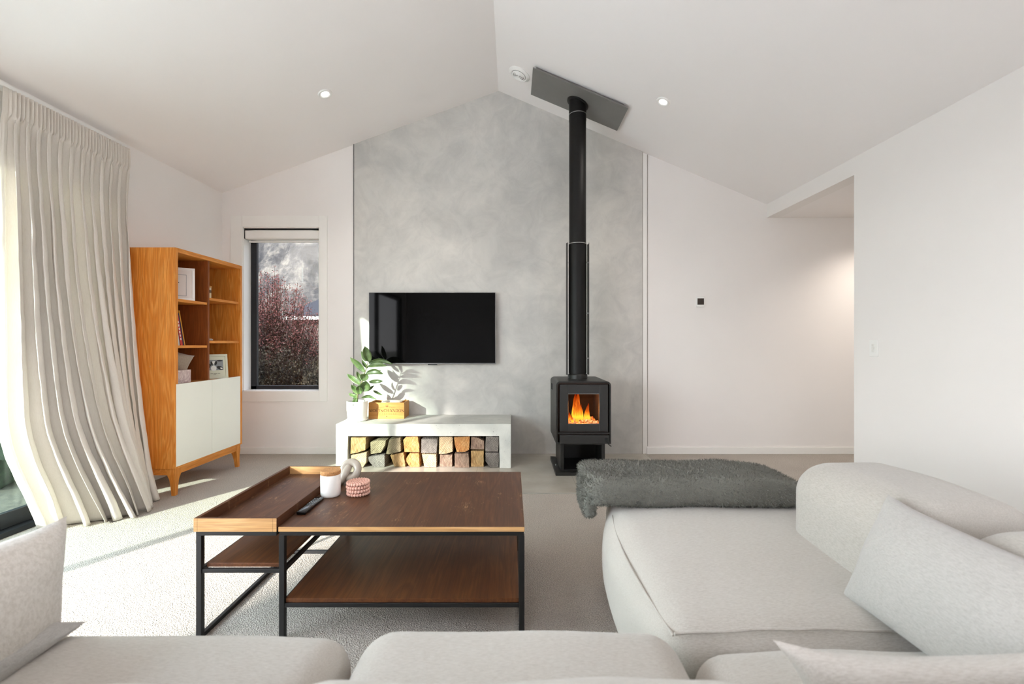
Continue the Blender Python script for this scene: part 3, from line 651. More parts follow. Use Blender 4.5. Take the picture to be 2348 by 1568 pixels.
for i, (x, y, r, h) in enumerate(fl):
    bm = BM(); prof = [(r*0.5, 0.0), (r*0.9, h*0.12), (r*1.0, h*0.25), (r*0.82, h*0.42), (r*0.55, h*0.6), (r*0.34, h*0.78), (r*0.15, h*0.92), (0.001, h)]
    vs_ = lathe(bm, prof, (x, y, zb+0.135), 20)
    for q in vs_:
        tt = (q.co.z-zb-0.135)/h; nn = noise.noise_vector(Vector((q.co.x*22+i, q.co.y*22, q.co.z*16)))
        q.co.x += nn.x*0.018*tt+math.sin(tt*4+i)*0.006; q.co.y += nn.y*0.012*tt
    bmesh.ops.subdivide_edges(bm, edges=bm.edges[:], cuts=1, use_grid_fill=True, smooth=0.6)
    obj('flame', bm, M_flame, tf, True)
for (p0, p1, r, lab) in (((0.45, 3.93, 0.415), (0.70, 3.97, 0.425), 0.026, 'glowing log lying across the front of the fire'), ((0.50, 4.05, 0.418), (0.72, 3.86, 0.41), 0.022, 'glowing log lying at a slant on the right of the fire'), ((0.47, 3.86, 0.408), (0.60, 4.06, 0.43), 0.022, 'glowing log lying at a slant on the left of the fire')):
    bm = BM(); pts = [Vector(p0).lerp(Vector(p1), k/10) for k in range(11)]; tube(bm, pts, r, 12)
    for q in bm.verts: q.co += noise.noise_vector(q.co*45)*0.008
    tag(recenter(obj('burning_log', bm, M_ember, None, True), p0), lab, 'firewood')
bm = BM()
rr = random.Random(4)
for k in range(70):
    c = Vector((rr.uniform(0.455, 0.73), rr.uniform(3.80, 4.08), zb+0.127+rr.uniform(0, 0.035))); r = rr.uniform(0.010, 0.020)
    q = bmesh.ops.create_icosphere(bm, subdivisions=2, radius=r)['verts']
    for v_ in q: v_.co = v_.co*(1+0.4*noise.noise(v_.co*80+c*50))+c
o = obj('embers', bm, M_ember, None, True); tag(o, 'bed of glowing embers on the stove floor', 'embers'); o['kind'] = 'stuff'; recenter(o, (0.59, 3.94, zb+0.127))
fld = bpy.data.lights.new('fire_glow', 'POINT'); fld.energy = 1.6; fld.color = (1, 0.4, 0.12); fld.shadow_soft_size = 0.05
flo = bpy.data.objects.new('fire_glow', fld); COL.objects.link(flo); flo.location = (0.59, 3.88, 0.53)

# ------------------------------------------------------------------ concrete bench and firewood
BY0, BY1, BX0, BX1, BZ = 3.95, YB-0.011, -1.530, -0.008, 0.388
bm = BM(); z0 = 0.0045
prism(bm, [(BX0, z0), (BX0+0.102, z0), (BX0+0.102, 0.288), (BX1-0.100, 0.288), (BX1-0.100, z0), (BX1, z0), (BX1, BZ), (BX0, BZ)], BY0, BY1)
bmesh.ops.bevel(bm, geom=bm.edges[:], offset=0.004, segments=2, affect='EDGES')
tag(recenter(obj('concrete_bench', bm, M_bench), ((BX0+BX1)/2, 4.2, z0)), 'pale cast concrete bench with firewood stacked in its open front', 'bench')
def log_mat(name, c0, c1, c2):
    m, N, L, b = new_mat(name)
    v = coords(N, L, 'Object', (1, 0.15, 1), (0, 0.4, 0)); r = tex(N, L, v, 14, 4, 0.6, 1.0)
    rg = N.new('ShaderNodeTexWave'); rg.wave_type = 'BANDS'; rg.inputs['Scale'].default_value = 26; rg.inputs['Distortion'].default_value = 6; rg.inputs['Detail'].default_value = 3
    L.new(coords(N, L, 'Object', (1, 0.1, 1), (0, random.uniform(-1, 1.5), 0)), rg.inputs['Vector'])
    base_ = ramp(N, L, r, [(0.3, lin(c0)), (0.5, lin(c1)), (0.72, lin(c2))])
    dk = mixc(N, L, rg.outputs['Fac'], tuple(x*0.72 for x in lin(c0)), base_)
    L.new(mixc(N, L, 0.55, base_, dk), b.inputs['Base Color']); b.inputs['Roughness'].default_value = 0.9
    ad = N.new('ShaderNodeMath'); ad.operation = 'ADD'; L.new(r, ad.inputs[0]); L.new(rg.outputs['Fac'], ad.inputs[1])
    bump(N, L, ad.outputs[0], b, 0.6, 0.004); return m
LM = {'yellow': log_mat('log_yellow', (126, 94, 58), (172, 141, 94), (189, 164, 120)),
      'pale': log_mat('log_pale', (142, 117, 87), (181, 159, 126), (194, 178, 149)),
      'grey': log_mat('log_grey', (84, 77, 73), (115, 109, 104), (134, 126, 119)),
      'olive': log_mat('log_olive', (94, 85, 63), (131, 120, 94), (149, 139, 112)),
      'orange': log_mat('log_orange', (134, 80, 38), (179, 129, 75), (194, 154, 105)),
      'brown': log_mat('log_brown', (94, 73, 62), (132, 110, 94), (152, 132, 114))}
logs = [
 ('top', 'yellow', [(95, 140), (230, 150), (318, 142), (310, 325), (200, 362), (90, 385)]),
 ('top', 'olive', [(372, 215), (480, 185), (598, 190), (598, 240), (530, 370), (375, 392)]),
 ('top', 'olive', [(655, 165), (820, 140), (825, 345), (640, 388), (608, 380)]),
 ('top', 'orange', [(850, 180), (890, 140), (1065, 130), (1088, 260), (1088, 360), (870, 360)]),
 ('top', 'grey', [(1120, 165), (1358, 165), (1342, 366), (1115, 370)]),
 ('top', 'pale', [(1380, 130), (1575, 135), (1575, 350), (1480, 380), (1372, 385)]),
 ('top', 'orange', [(1590, 140), (1825, 130), (1815, 325), (1750, 358), (1632, 358), (1602, 250)]),
 ('top', 'brown', [(1842, 140), (1930, 150), (2030, 200), (2032, 325), (1832, 322)]),
 ('top', 'grey', [(2055, 130), (2248, 130), (2240, 350), (2045, 345)]),
 ('bottom', 'pale', [(92, 400), (325, 358), (322, 500), (270, 590), (130, 590), (98, 520)]),
 ('bottom', 'grey', [(340, 430), (578, 395), (580, 590), (420, 590), (345, 490)]),
 ('bottom', 'yellow', [(655, 408), (850, 368), (880, 590), (715, 590)]),
 ('bottom', 'orange', [(940, 378), (1080, 378), (1092, 590), (950, 590), (895, 500), (895, 450)]),
 ('bottom', 'pale', [(1122, 388), (1335, 388), (1335, 590), (1160, 590)]),
 ('bottom', 'brown', [(1380, 402), (1563, 402), (1563, 590), (1377, 590)]),
 ('bottom', 'brown', [(1602, 376), (1810, 370), (1818, 590), (1602, 590)]),
 ('bottom', 'yellow', [(1834, 345), (2025, 345), (2025, 590), (1834, 590)]),
 ('bottom', 'grey', [(2048, 365), (2248, 362), (2245, 590), (2115, 590), (2050, 490)])]
ordn = ['first', 'second', 'third', 'fourth', 'fifth', 'sixth', 'seventh', 'eighth', 'ninth']
cnt = {'top': 0, 'bottom': 0}
look = {'yellow': 'yellow', 'pale': 'pale', 'grey': 'weathered grey', 'olive': 'greyish olive', 'orange': 'orange-tan', 'brown': 'brownish'}
for i, (row, kind, poly) in enumerate(logs):
    y0 = 3.975+random.uniform(-0.012, 0.02); y1 = y0+0.40
    pts = []
    for (u, v_) in poly:
        P = at(790+u/6.346, 980+v_/6.346, 3.975); pts.append((P.x, P.z))
    if row == 'bottom':
        zm = min(p[1] for p in pts); pts = [(p[0], 0.0052 if p[1]-zm < 0.004 else p[1]) for p in pts]
    # densify + roughen
    dense = []
    for k in range(len(pts)):
        a = Vector(pts[k]); c = Vector(pts[(k+1) % len(pts)])
        for s in range(5): dense.append(a.lerp(c, s/5))
    cen = sum(dense, Vector((0, 0)))/len(dense)
    bm = BM(); rings = []
    for j in range(7):
        y = y0+(y1-y0)*j/6; ring = []
        for k, q in enumerate(dense):
            d = (q-cen); nn = noise.noise(Vector((q.x*40+i*3, q.y*40, j*0.7)))
            qq = cen+d*(0.985+0.03*nn-(0.012 if j == 0 else 0)); zq = max(qq.y, 0.0050)
            ring.append(bm.verts.new((qq.x, y+(nn*0.006 if j == 0 else 0), zq)))
        rings.append(ring)
    n_ = len(dense)
    for a, c in zip(rings, rings[1:]):
        for k in range(n_): bm.faces.new((a[k], a[(k+1) % n_], c[(k+1) % n_], c[k]))
    for ring, yy in ((rings[0], y0-0.002), (rings[-1], y1)):
        cv = bm.verts.new((cen.x, yy, cen.y))
        for k in range(n_): bm.faces.new((ring[k], ring[(k+1) % n_], cv))
    n = cnt[row]; cnt[row] += 1
    o = obj('split_log', bm, LM[kind], None)
    recenter(o, (cen.x, (y0+y1)/2, min(p[1] for p in pts)))
    pos = f'{ordn[n]} from the plant end' if n < 5 else f'{ordn[8-n]} from the stove end'
    tag(o, f'{look[kind]} split log in the {row} row of the bench, {pos}', 'firewood', 'split firewood stacked in the concrete bench')

# ------------------------------------------------------------------ television
t = thing('television', 'large black wall-mounted television above the concrete bench', 'television', (-0.772, 4.43, 0.889))
bm = BM(); box(bm, -1.386, -0.159, 4.402, 4.432, 0.886, 1.580, 0.003); obj('bezel', bm, plain('tv_bezel', (120, 120, 122), 0.35, 0.8), t)
bm = BM(); box(bm, -1.381, -0.164, 4.3995, 4.403, 0.896, 1.576, 0.001); 
m, N, L, b = new_mat('tv_screen'); b.inputs['Base Color'].default_value = (0.004, 0.004, 0.005, 1); b.inputs['Roughness'].default_value = 0.04; b.inputs['Specular IOR Level'].default_value = 0.09
L.new(ramp(N, L, tex(N, L, coords(N, L), 2, 2), [(0, (0.001, 0.001, 0.0011)), (1, (0.002, 0.002, 0.002))]), b.inputs['Base Color'])
obj('screen', bm, m, t)
bm = BM(); box(bm, -1.15, -0.40, 4.432, YB-0.0105, 1.05, 1.40, 0.004); obj('wall_mount', bm, M_black, t)
bm = BM(); box(bm, -0.815, -0.725, 4.404, 4.42, 0.876, 0.887, 0.002); obj('sensor_bar', bm, M_black, t)

# ------------------------------------------------------------------ crate with writing
t = thing('wooden_crate', 'open pine champagne crate with printed lettering, on the concrete bench', 'box', (-1.166, 4.32, BZ))
CX_0, CX_1, CY0, CY1, CZ1 = -1.331, -1.000, 4.222, 4.42, BZ+0.150
bm = BM(); th = 0.010
box(bm, CX_0, CX_1, CY0, CY0+th, BZ, CZ1, 0.001); box(bm, CX_0, CX_1, CY1-th, CY1, BZ, CZ1, 0.001)
box(bm, CX_0, CX_0+th, CY0+th, CY1-th, BZ, CZ1, 0.001); box(bm, CX_1-th, CX_1, CY0+th, CY1-th, BZ, CZ1, 0.001)
box(bm, CX_0+th, CX_1-th, CY0+th, CY1-th, BZ, BZ+0.008); obj('crate_body', bm, M_crate, t)
# serif lettering built from strokes
def stroke(bm, a, b_, wd, X, Z, h, y):
    a = Vector(a); b_ = Vector(b_); d = (b_-a)
    if d.length < 1e-6: return
    n = Vector((-d.y, d.x)).normalized()*wd/2
    q = [a+n, b_+n, b_-n, a-n]
    bm.faces.new([bm.verts.new((X+p.x*h, y, Z+p.y*h)) for p in q])
def arc(bm, cx_, cy_, rx, ry, a0, a1, w0, w1, X, Z, h, y, n=20):
    for k in range(n):
        t0 = a0+(a1-a0)*k/n; t1 = a0+(a1-a0)*(k+1)/n; q = []
        for tt, s in ((t0, 1), (t1, 1), (t1, -1), (t0, -1)):
            wd = w0+(w1-w0)*abs(math.cos(tt))
            q.append((cx_+(rx+s*wd/2)*math.cos(tt), cy_+(ry+s*wd/2)*math.sin(tt)))
        bm.faces.new([bm.verts.new((X+p[0]*h, y, Z+p[1]*h)) for p in q])
TK, TN, SF = 0.15, 0.06, 0.10
def glyph(bm, ch, X, Z, h, y):
    def s(a, b_, w_=TK): stroke(bm, a, b_, w_, X, Z, h, y)
    def ser(x, yy, k=SF): s((x-k, yy), (x+k, yy), 0.05)
    if ch == 'M':
        s((0.12, 0), (0.12, 1), TN); s((0.12, 1), (0.48, 0.05), TK); s((0.48, 0.05), (0.84, 1), TN); s((0.84, 0), (0.84, 1), TK); ser(0.12, 0.025); ser(0.84, 0.025); ser(0.08, 0.975); ser(0.88, 0.975); return 1.02
    if ch == 'O': arc(bm, 0.45, 0.5, 0.38, 0.46, 0, 2*PI, TN, TK, X, Z, h, y, 28); return 0.92
    if ch in 'EË':
        s((0.16, 0), (0.16, 1)); s((0.1, 0.03), (0.68, 0.03), 0.06); s((0.1, 0.97), (0.66, 0.97), 0.06); s((0.16, 0.52), (0.52, 0.52), 0.06); s((0.68, 0), (0.70, 0.22), 0.05); s((0.66, 1), (0.66, 0.80), 0.05); s((0.52, 0.42), (0.52, 0.62), 0.05)
        if ch == 'Ë':
            for xx in (0.27, 0.5): s((xx-0.05, 1.2), (xx+0.05, 1.2), 0.1)
        return 0.80
    if ch == 'T': s((0.38, 0), (0.38, 1)); s((0.02, 0.97), (0.74, 0.97), 0.06); s((0.03, 1), (0.02, 0.78), 0.05); s((0.73, 1), (0.74, 0.78), 0.05); ser(0.38, 0.025); return 0.80
    if ch == '&':
        arc(bm, 0.34, 0.66, 0.15, 0.17, -0.3, PI+0.6, TN, 0.09, X, Z, h*0.9, y); arc(bm, 0.32, 0.26, 0.24, 0.24, PI*0.45, 2*PI-0.2, TN, 0.12, X, Z, h*0.9, y); s((0.22, 0.62), (0.66, 0.03), 0.12); s((0.52, 0.2), (0.66, 0.46), 0.06); ser(0.64, 0.46, 0.09); return 0.84
    if ch == 'C': arc(bm, 0.46, 0.5, 0.38, 0.46, 0.75, 2*PI-0.75, TN, TK, X, Z, h, y, 24); s((0.76, 0.98), (0.77, 0.70), 0.05); return 0.88
    if ch == 'H': s((0.16, 0), (0.16, 1)); s((0.72, 0), (0.72, 1)); s((0.16, 0.52), (0.72, 0.52), 0.06); [ser(a, b_) for a in (0.16, 0.72) for b_ in (0.025, 0.975)]; return 0.94
    if ch == 'A': s((0.10, 0), (0.42, 1), TN); s((0.42, 1), (0.76, 0), TK); s((0.22, 0.34), (0.64, 0.34), 0.05); ser(0.09, 0.025); ser(0.77, 0.025); return 0.90
    if ch == 'N': s((0.14, 0), (0.14, 1), TN); s((0.12, 1), (0.76, 0.02), TK); s((0.76, 0), (0.76, 1), TN); ser(0.14, 0.025); ser(0.08, 0.975); ser(0.76, 0.975); return 0.94
    if ch == 'D': s((0.16, 0), (0.16, 1)); arc(bm, 0.30, 0.5, 0.44, 0.465, -PI/2, PI/2, TN, TK, X, Z, h, y, 18); s((0.06, 0.03), (0.32, 0.03), 0.06); s((0.06, 0.97), (0.32, 0.97), 0.06); return 0.86
    if ch == 'P': s((0.16, 0), (0.16, 1)); arc(bm, 0.34, 0.74, 0.24, 0.235, -PI/2, PI/2, TN, TK, X, Z, h, y, 14); s((0.1, 0.97), (0.36, 0.97), 0.06); s((0.16, 0.5), (0.36, 0.5), 0.06); ser(0.16, 0.025); return 0.70
    if ch == 'G': arc(bm, 0.46, 0.5, 0.38, 0.46, 0.75, 2*PI-0.5, TN, TK, X, Z, h, y, 24); s((0.78, 0.05), (0.78, 0.42), 0.12); ser(0.74, 0.42); return 0.94
    return 0.30
def text_width(s, track): 
    wds = {'M': 1.02, 'O': .92, 'E': .80, 'Ë': .80, 'T': .80, '&': .84, 'C': .88, 'H': .94, 'A': .90, 'N': .94, 'D': .86, 'P': .70, 'G': .94, ' ': .30}
    return sum(wds[c]+track for c in s)-track
def write(bm, s, xc, z, h, y, track=0.06):
    x = xc-text_width(s, track)*h/2
    for ch in s: x += (glyph(bm, ch, x, z, h, y)+track)*h
bm = BM(); yt = CY0-0.0006; xc_ = (CX_0+CX_1)/2+0.004
write(bm, 'MOËT&CHANDON', xc_, BZ+0.062, 0.0285, yt, 0.05)
write(bm, 'CHAMPAGNE', xc_, BZ+0.040, 0.0105, yt, 1.1)
# crown, side rules, lower star mark
for k in range(5): stroke(bm, ((-0.5+k*0.25), 0.25), ((-0.6+k*0.3), 0.9), 0.07, xc_, BZ+0.108, 0.020, yt)
stroke(bm, (-0.55, 0.2), (0.55, 0.2), 0.12, xc_, BZ+0.108, 0.020, yt); stroke(bm, (-0.45, 0.02), (0.45, 0.02), 0.08, xc_, BZ+0.108, 0.020, yt)
for k in range(5): arc(bm, -0.6+k*0.3, 0.96, 0.04, 0.04, 0, 2*PI, 0.08, 0.08, xc_, BZ+0.108, 0.020, yt, 8)
stroke(bm, (-4.0, 0), (-1.0, 0.15), 0.06, xc_, BZ+0.106, 0.020, yt); stroke(bm, (1.0, 0.15), (4.0, 0), 0.06, xc_, BZ+0.106, 0.020, yt)
for k in range(3): stroke(bm, (0.5*math.cos(k*PI/3), 0.5*math.sin(k*PI/3)), (-0.5*math.cos(k*PI/3), -0.5*math.sin(k*PI/3)), 0.22, xc_, BZ+0.022, 0.010, yt)
obj('printed_lettering', bm, M_ink, t)
bm = BM(); box(bm, xc_-0.012, xc_+0.010, CY0+0.001, CY0+0.009, CZ1-0.004, CZ1+0.0015); obj('lid_catch', bm, M_ink, t)
bm = BM(); pillow(bm, 0.22, 0.13, 0.03, 16, 0.15, 3.3, 0.02); xform(bm, Matrix.Translation((-1.15, 4.33, CZ1-0.012)) @ Matrix.Rotation(PI/2+0.18, 4, 'X'))
tag(recenter(obj('cloth', bm, M_linen, None, True), (-1.15, 4.33, CZ1-0.03)), 'crumpled white cloth lying inside the pine crate', 'cloth')

# ------------------------------------------------------------------ potted plant
PXc, PYc = -1.405, 4.130
t = thing('potted_plant', 'young rubber plant in a white pot on the bench', 'plant', (PXc, PYc, BZ))
bm = BM(); lathe(bm, [(0.074, 0.012), (0.082, 0.016), (0.090, 0.10), (0.092, 0.176), (0.086, 0.178), (0.084, 0.150)], (PXc, PYc, BZ), 48); obj('pot', bm, M_white, t, True)
bm = BM(); lathe(bm, [(0.080, 0.0), (0.088, 0.003), (0.092, 0.018), (0.088, 0.018), (0.084, 0.013)], (PXc, PYc, BZ), 48); obj('saucer', bm, M_white, t, True)
bm = BM(); lathe(bm, [(0.085, 0.150), (0.083, 0.160)], (PXc, PYc, BZ), 32); obj('soil', bm, M_soil, t)
def zp(X, Y_, d=0.0): return at(780+X/8.25, 780+Y_/8.25, PYc+d)
bm = BM(); tube(bm, [Vector((PXc, PYc, BZ+0.15)), zp(330, 1000), zp(400, 820), zp(450, 660), zp(505, 500), zp(530, 400)], [0.008, 0.007, 0.006, 0.005, 0.004, 0.003], 8); obj('stem', bm, plain('plant_stem', (110, 110, 70), 0.7), t, True)
leaves = [((545, 410), (465, 105), 178, .0, 0.05), ((530, 430), (990, 440), 95, .03, -0.6), ((510, 500), (880, 475), 95, -.02, -0.5), ((470, 600), (190, 320), 120, -.03, 0.3),
 ((520, 530), (410, 360), 70, .03, 0.2), ((490, 620), (812, 625), 105, -.03, -0.7), ((400, 770), (312, 580), 75, -.02, 0.1), ((520, 740), (385, 640), 150, -.05, 0.2),
 ((380, 835), (130, 630), 105, .02, 0.35), ((540, 790), (805, 762), 80, .0, -0.4), ((440, 970), (490, 760), 210, -.05, 0.1), ((450, 965), (640, 850), 66, .03, -0.3),
 ((350, 1020), (208, 832), 105, -.02, 0.3), ((370, 1020), (345, 850), 130, -.06, 0.1), ((325, 1075), (160, 1000), 75, .02, 0.3), ((400, 1085), (685, 1112), 66, .02, -0.6),
 ((310, 1090), (240, 1225), 85, -.10, 0.5), ((495, 400), (398, 200), 80, .05, 0.1), ((620, 950), (800, 1030), 50, .06, -0.3), ((470, 640), (770, 560), 60, .06, -0.4)]
bm = BM(); rr = random.Random(2)
for (b0, b1, wpx, dd, arcv) in leaves:
    P0 = zp(*b0); P1 = zp(*b1, dd); ax = P1-P0; ln = ax.length; ax.normalize(); wd = wpx/8.25/F*PYc/2
    view = Vector((0.32, -0.95, 0.0)); sd_ = ax.cross(view).normalized()
    sd_ = (Matrix.Rotation(rr.uniform(-0.5, 0.5), 3, ax) @ sd_); nm = sd_.cross(ax).normalized()
    if nm.y > 0: nm = -nm
    rows = []; n = 14
    for i in range(n+1):
        s = i/n; prof = (math.sin(PI*min(1, s**0.85))**0.62 if 0 < s < 1 else 0.0)*(1 if s < 0.9 else 0.85)
        prof = max(prof, 0.03)
        c = P0+ax*ln*s+Vector((0, 0, 1))*(abs(arcv) > 0.4)*0.10*ln*math.sin(PI*s)-nm*0.02*math.sin(PI*s)
        row = []
        for j in range(-3, 4):
            u = j/3; row.append(bm.verts.new(c+sd_*wd*prof*u+nm*wd*0.45*abs(u)*prof+Vector((0, 0, -0.006*s*u*u))))
        rows.append(row)
    for a, c in zip(rows, rows[1:]):
        for j in range(6):
            f = bm.faces.new((a[j], a[j+1], c[j+1], c[j]))
m, N, L, b = new_mat('rubber_leaf'); f = tex(N, L, coords(N, L), 14, 4)
L.new(ramp(N, L, f, [(0.35, lin((62, 84, 44))), (0.65, lin((108, 128, 80)))]), b.inputs['Base Color']); b.inputs['Roughness'].default_value = 0.35
o = obj('foliage', bm, m, t, True); md = o.modifiers.new('thick', 'SOLIDIFY'); md.thickness = 0.0015

# ------------------------------------------------------------------ tall oak cabinet
KX0, KX1, KY0, KY1, KZ0, KZ1 = -2.825, -2.395, 3.239, 4.040, 0.195, 1.774
t = thing('display_cabinet', 'tall oak cabinet with open cubbies over two white doors', 'cabinet', (-2.61, 3.64, 0))
P_ = 0.026
bm = BM(); box(bm, KX0, KX1, KY0, KY0+P_, KZ0, KZ1, 0.002); obj('side_panel', bm, M_oak, t)
bm = BM(); box(bm, KX0, KX1, KY1-P_, KY1, KZ0, KZ1, 0.002); obj('side_panel', bm, M_oak, t)
bm = BM(); box(bm, KX0, KX1, KY0+P_, KY1-P_, KZ1-0.032, KZ1, 0.002); obj('top_panel', bm, M_oak_y, t)
bm = BM(); box(bm, KX0, KX1, KY0+P_, KY1-P_, KZ0, KZ0+0.02); obj('bottom_panel', bm, M_oak_y, t)
bm = BM(); box(bm, KX0+0.002, KX0+0.014, KY0+P_, KY1-P_, KZ0+0.02, KZ1-0.032); obj('back_panel', bm, M_oak_shaded, t)
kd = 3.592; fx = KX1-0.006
bm = BM(); box(bm, KX0+0.014, fx, kd, kd+0.02, 0.800, KZ1-0.032, 0.001); obj('divider', bm, M_oak_shaded, t)
bm = BM(); box(bm, KX0+0.014, fx-0.03, KY0+P_, KY1-P_, 0.775, 0.795); obj('shelf', bm, M_oak_y, t)
for (a, b_, zz) in ((KY0+P_, kd, 1.392), (KY0+P_, kd, 1.055), (kd+0.02, KY1-P_, 1.432), (kd+0.02, KY1-P_, 1.090)):
    bm = BM(); box(bm, KX0+0.014, fx-0.006, a, b_, zz, zz+0.02, 0.001); obj('shelf', bm, M_oak_y, t)
ym = 3.632
for (a, b_) in ((KY0+0.006, ym-0.0015), (ym+0.0015, KY1-P_-0.004)):
    bm = BM(); box(bm, KX1-0.016, KX1+0.002, a, b_, KZ0+0.014, 0.798, 0.0015); obj('cabinet_door', bm, M_door, t)
bm = BM(); box(bm, KX0+0.02, KX1-0.012, KY0+0.012, KY1-0.012, KZ0-0.048, KZ0-0.001, 0.003); obj('base_frame', bm, M_oak_y, t)
for sx in (0, 1):
    for sy in (0, 1):
        x = KX1-0.010 if sx else KX0+0.018; y = KY0+0.010 if sy == 0 else KY1-0.010; ix = -1 if sx else 1; iy = 1 if sy == 0 else -1
        bm = BM(); rings = []
        for (z, wdt, off) in ((0.194, 0.062, 0), (0.150, 0.060, 0), (0.132, 0.050, 0.002), (0.110, 0.040, 0.004), (0.07, 0.033, 0.005), (0.0, 0.026, 0.004)):
            x_a = x+ix*off; y_a = y+iy*off
            r_ = [(x_a, y_a), (x_a+ix*wdt, y_a), (x_a+ix*wdt, y_a+iy*wdt), (x_a, y_a+iy*wdt)]
            rings.append([bm.verts.new((p[0], p[1], z)) for p in r_])
        for a, c in zip(rings, rings[1:]):
            for k in range(4): bm.faces.new((a[k], a[(k+1) % 4], c[(k+1) % 4], c[k]))
        bm.faces.new(rings[0]); bm.faces.new(rings[-1])
        obj('leg', bm, M_oak, t)
# --- cabinet contents
def frame_pic(name, label, cat, base, wd, ht, lean, yaw, mats, draw, feet=True, z0=0.0):
    """a picture frame, leaning back; local x to its right, z up, faces -y"""
    t = thing(name, label, cat, base)
    Mx = Matrix.Translation(base) @ Matrix.Rotation(yaw, 4, 'Z') @ Matrix.Rotation(-lean, 4, 'X')
    b1 = BM(); f_ = 0.018
    box(b1, -wd/2, wd/2, 0, 0.014, 0, f_, 0.002); box(b1, -wd/2, wd/2, 0, 0.014, ht-f_, ht, 0.002); box(b1, -wd/2, -wd/2+f_, 0, 0.014, f_, ht-f_, 0.002); box(b1, wd/2-f_, wd/2, 0, 0.014, f_, ht-f_, 0.002)
    xform(b1, Mx); obj('picture_frame_rim', b1, mats[0], t)
    b2 = BM(); box(b2, -wd/2+f_, wd/2-f_, 0.006, 0.012, f_, ht-f_); xform(b2, Mx); obj('mount_board', b2, mats[1], t)
    b3 = BM(); draw(b3); xform(b3, Mx); obj('print', b3, mats[2], t)
    return t
M_paper = plain('mount_paper', (226, 220, 214), 0.8, var=0.02); M_bk = plain('print_black', (40, 38, 38), 0.8); M_wh = plain('print_white', (214, 214, 210), 0.8); M_gr = plain('print_grey', (130, 134, 138), 0.8)
def disc(bm, cx_, cz, rx, rz, y, mat=0, rot=0, n=18):
    vs_ = []
    for k in range(n):
        a = 2*PI*k/n; x = rx*math.cos(a); z = rz*math.sin(a); vs_.append(bm.verts.new((cx_+x*math.cos(rot)-z*math.sin(rot), y, cz+x*math.sin(rot)+z*math.cos(rot))))
    bm.faces.new(vs_).material_index = mat
def footprint(b3):
    disc(b3, 0.0, 0.125, 0.013, 0.020, 0.0055, 0); disc(b3, 0.004, 0.090, 0.008, 0.020, 0.0053, 0); disc(b3, 0.008, 0.066, 0.010, 0.012, 0.0051, 0)
    for k in range(5): disc(b3, -0.014+k*0.009, 0.158+0.004*math.sin(k*1.2)-k*0.003, 0.0055-k*0.0006, 0.0055-k*0.0006, 0.005, 0)
    for (x0, x1, z0, z1) in ((-0.07, 0.07, 0.036, 0.038), (-0.07, 0.07, 0.205, 0.207), (-0.07, -0.068, 0.036, 0.207), (0.068, 0.07, 0.036, 0.207)): box(b3, x0, x1, 0.0045, 0.0055, z0, z1, mat=1)
frame_pic('picture_frame', 'white frame with black baby footprint, in the upper cubby nearest the curtain', 'picture frame', (-2.50, 3.375, 1.4125), 0.245, 0.262, 0.27, PI/2-0.95, [M_plastic, M_paper, [M_bk, M_gr]], footprint)
def dogs(b3):
    y = 0.0055
    b3.faces.new([b3.verts.new(p) for p in ((-0.07, y, 0.072), (0.07, y, 0.072), (0.07, y, 0.158), (-0.07, y, 0.158))]).material_index = 2
    disc(b3, -0.048, 0.104, 0.024, 0.020, y-0.0004, 0); disc(b3, -0.030, 0.116, 0.012, 0.012, y-0.0005, 0)
    disc(b3, 0.000, 0.088, 0.020, 0.024, y-0.0006, 1); disc(b3, 0.002, 0.132, 0.018, 0.016, y-0.0007, 1); disc(b3, -0.013, 0.128, 0.007, 0.018, y-0.0009, 0, 0.2); disc(b3, 0.016, 0.130, 0.009, 0.018, y-0.0009, 0, -0.3); disc(b3, 0.002, 0.120, 0.003, 0.003, y-0.001, 0)
    disc(b3, 0.045, 0.090, 0.024, 0.014, y-0.0006, 0, -0.5); disc(b3, 0.055, 0.086, 0.010, 0.006, y-0.0008, 1, -0.5)
    disc(b3, 0.045, 0.150, 0.022, 0.006, y-0.0003, 0)
    for (a, c) in ((-0.025, -0.008), (-0.002, 0.024), (0.03, 0.045)): box(b3, a, c, 0.0045, 0.0055, 0.044, 0.046)
    box(b3, -0.004, 0.014, 0.0045, 0.0055, 0.034, 0.036)
frame_pic('picture_frame', 'cream frame with photo of black and white dogs, in the lower cubby', 'picture frame', (-2.455, 3.755, 0.7965), 0.205, 0.205, 0.18, PI/2-0.75, [plain('cream_frame', (196, 196, 176), 0.5), plain('cream_mount', (200, 200, 180), 0.8), [M_bk, M_wh, M_gr]], dogs)
frame_pic('picture_frame', 'small cream frame tucked behind the dog photo frame', 'picture frame', (-2.53, 3.68, 0.7965), 0.10, 0.17, 0.15, PI/2-0.9, [MATS['cream_frame'], MATS['cream_mount'], [M_gr]], lambda b3: disc(b3, 0, 0.08, 0.02, 0.03, 0.005))
# basket jar
t = thing('woven_jar', 'small lidded jar in brown and cream bands, in the upper cubby', 'jar', (-2.50, 3.70, 1.4525))
bm = BM(); prof = []
for k in range(20): prof.append((0.046+0.0015*(k % 2), 0.09*k/19))
lathe(bm, prof, (-2.50, 3.70, 1.4525), 32)
m, N, L, b = new_mat('woven_band'); g = N.new('ShaderNodeTexCoord'); s_ = N.new('ShaderNodeSeparateXYZ'); L.new(g.outputs['Generated'], s_.inputs[0])
L.new(ramp(N, L, s_.outputs['Z'], [(0.0, lin((214, 198, 164))), (0.48, lin((214, 198, 164))), (0.54, lin((110, 84, 62))), (0.74, lin((84, 62, 50))), (0.8, lin((196, 182, 160)))]), b.inputs['Base Color']); b.inputs['Roughness'].default_value = 0.9
obj('jar_body', bm, m, t, True)
bm = BM(); lathe(bm, [(0.049, 0.09), (0.049, 0.103), (0.03, 0.108)], (-2.50, 3.70, 1.4525), 32); obj('lid', bm, M_crate, t, True)
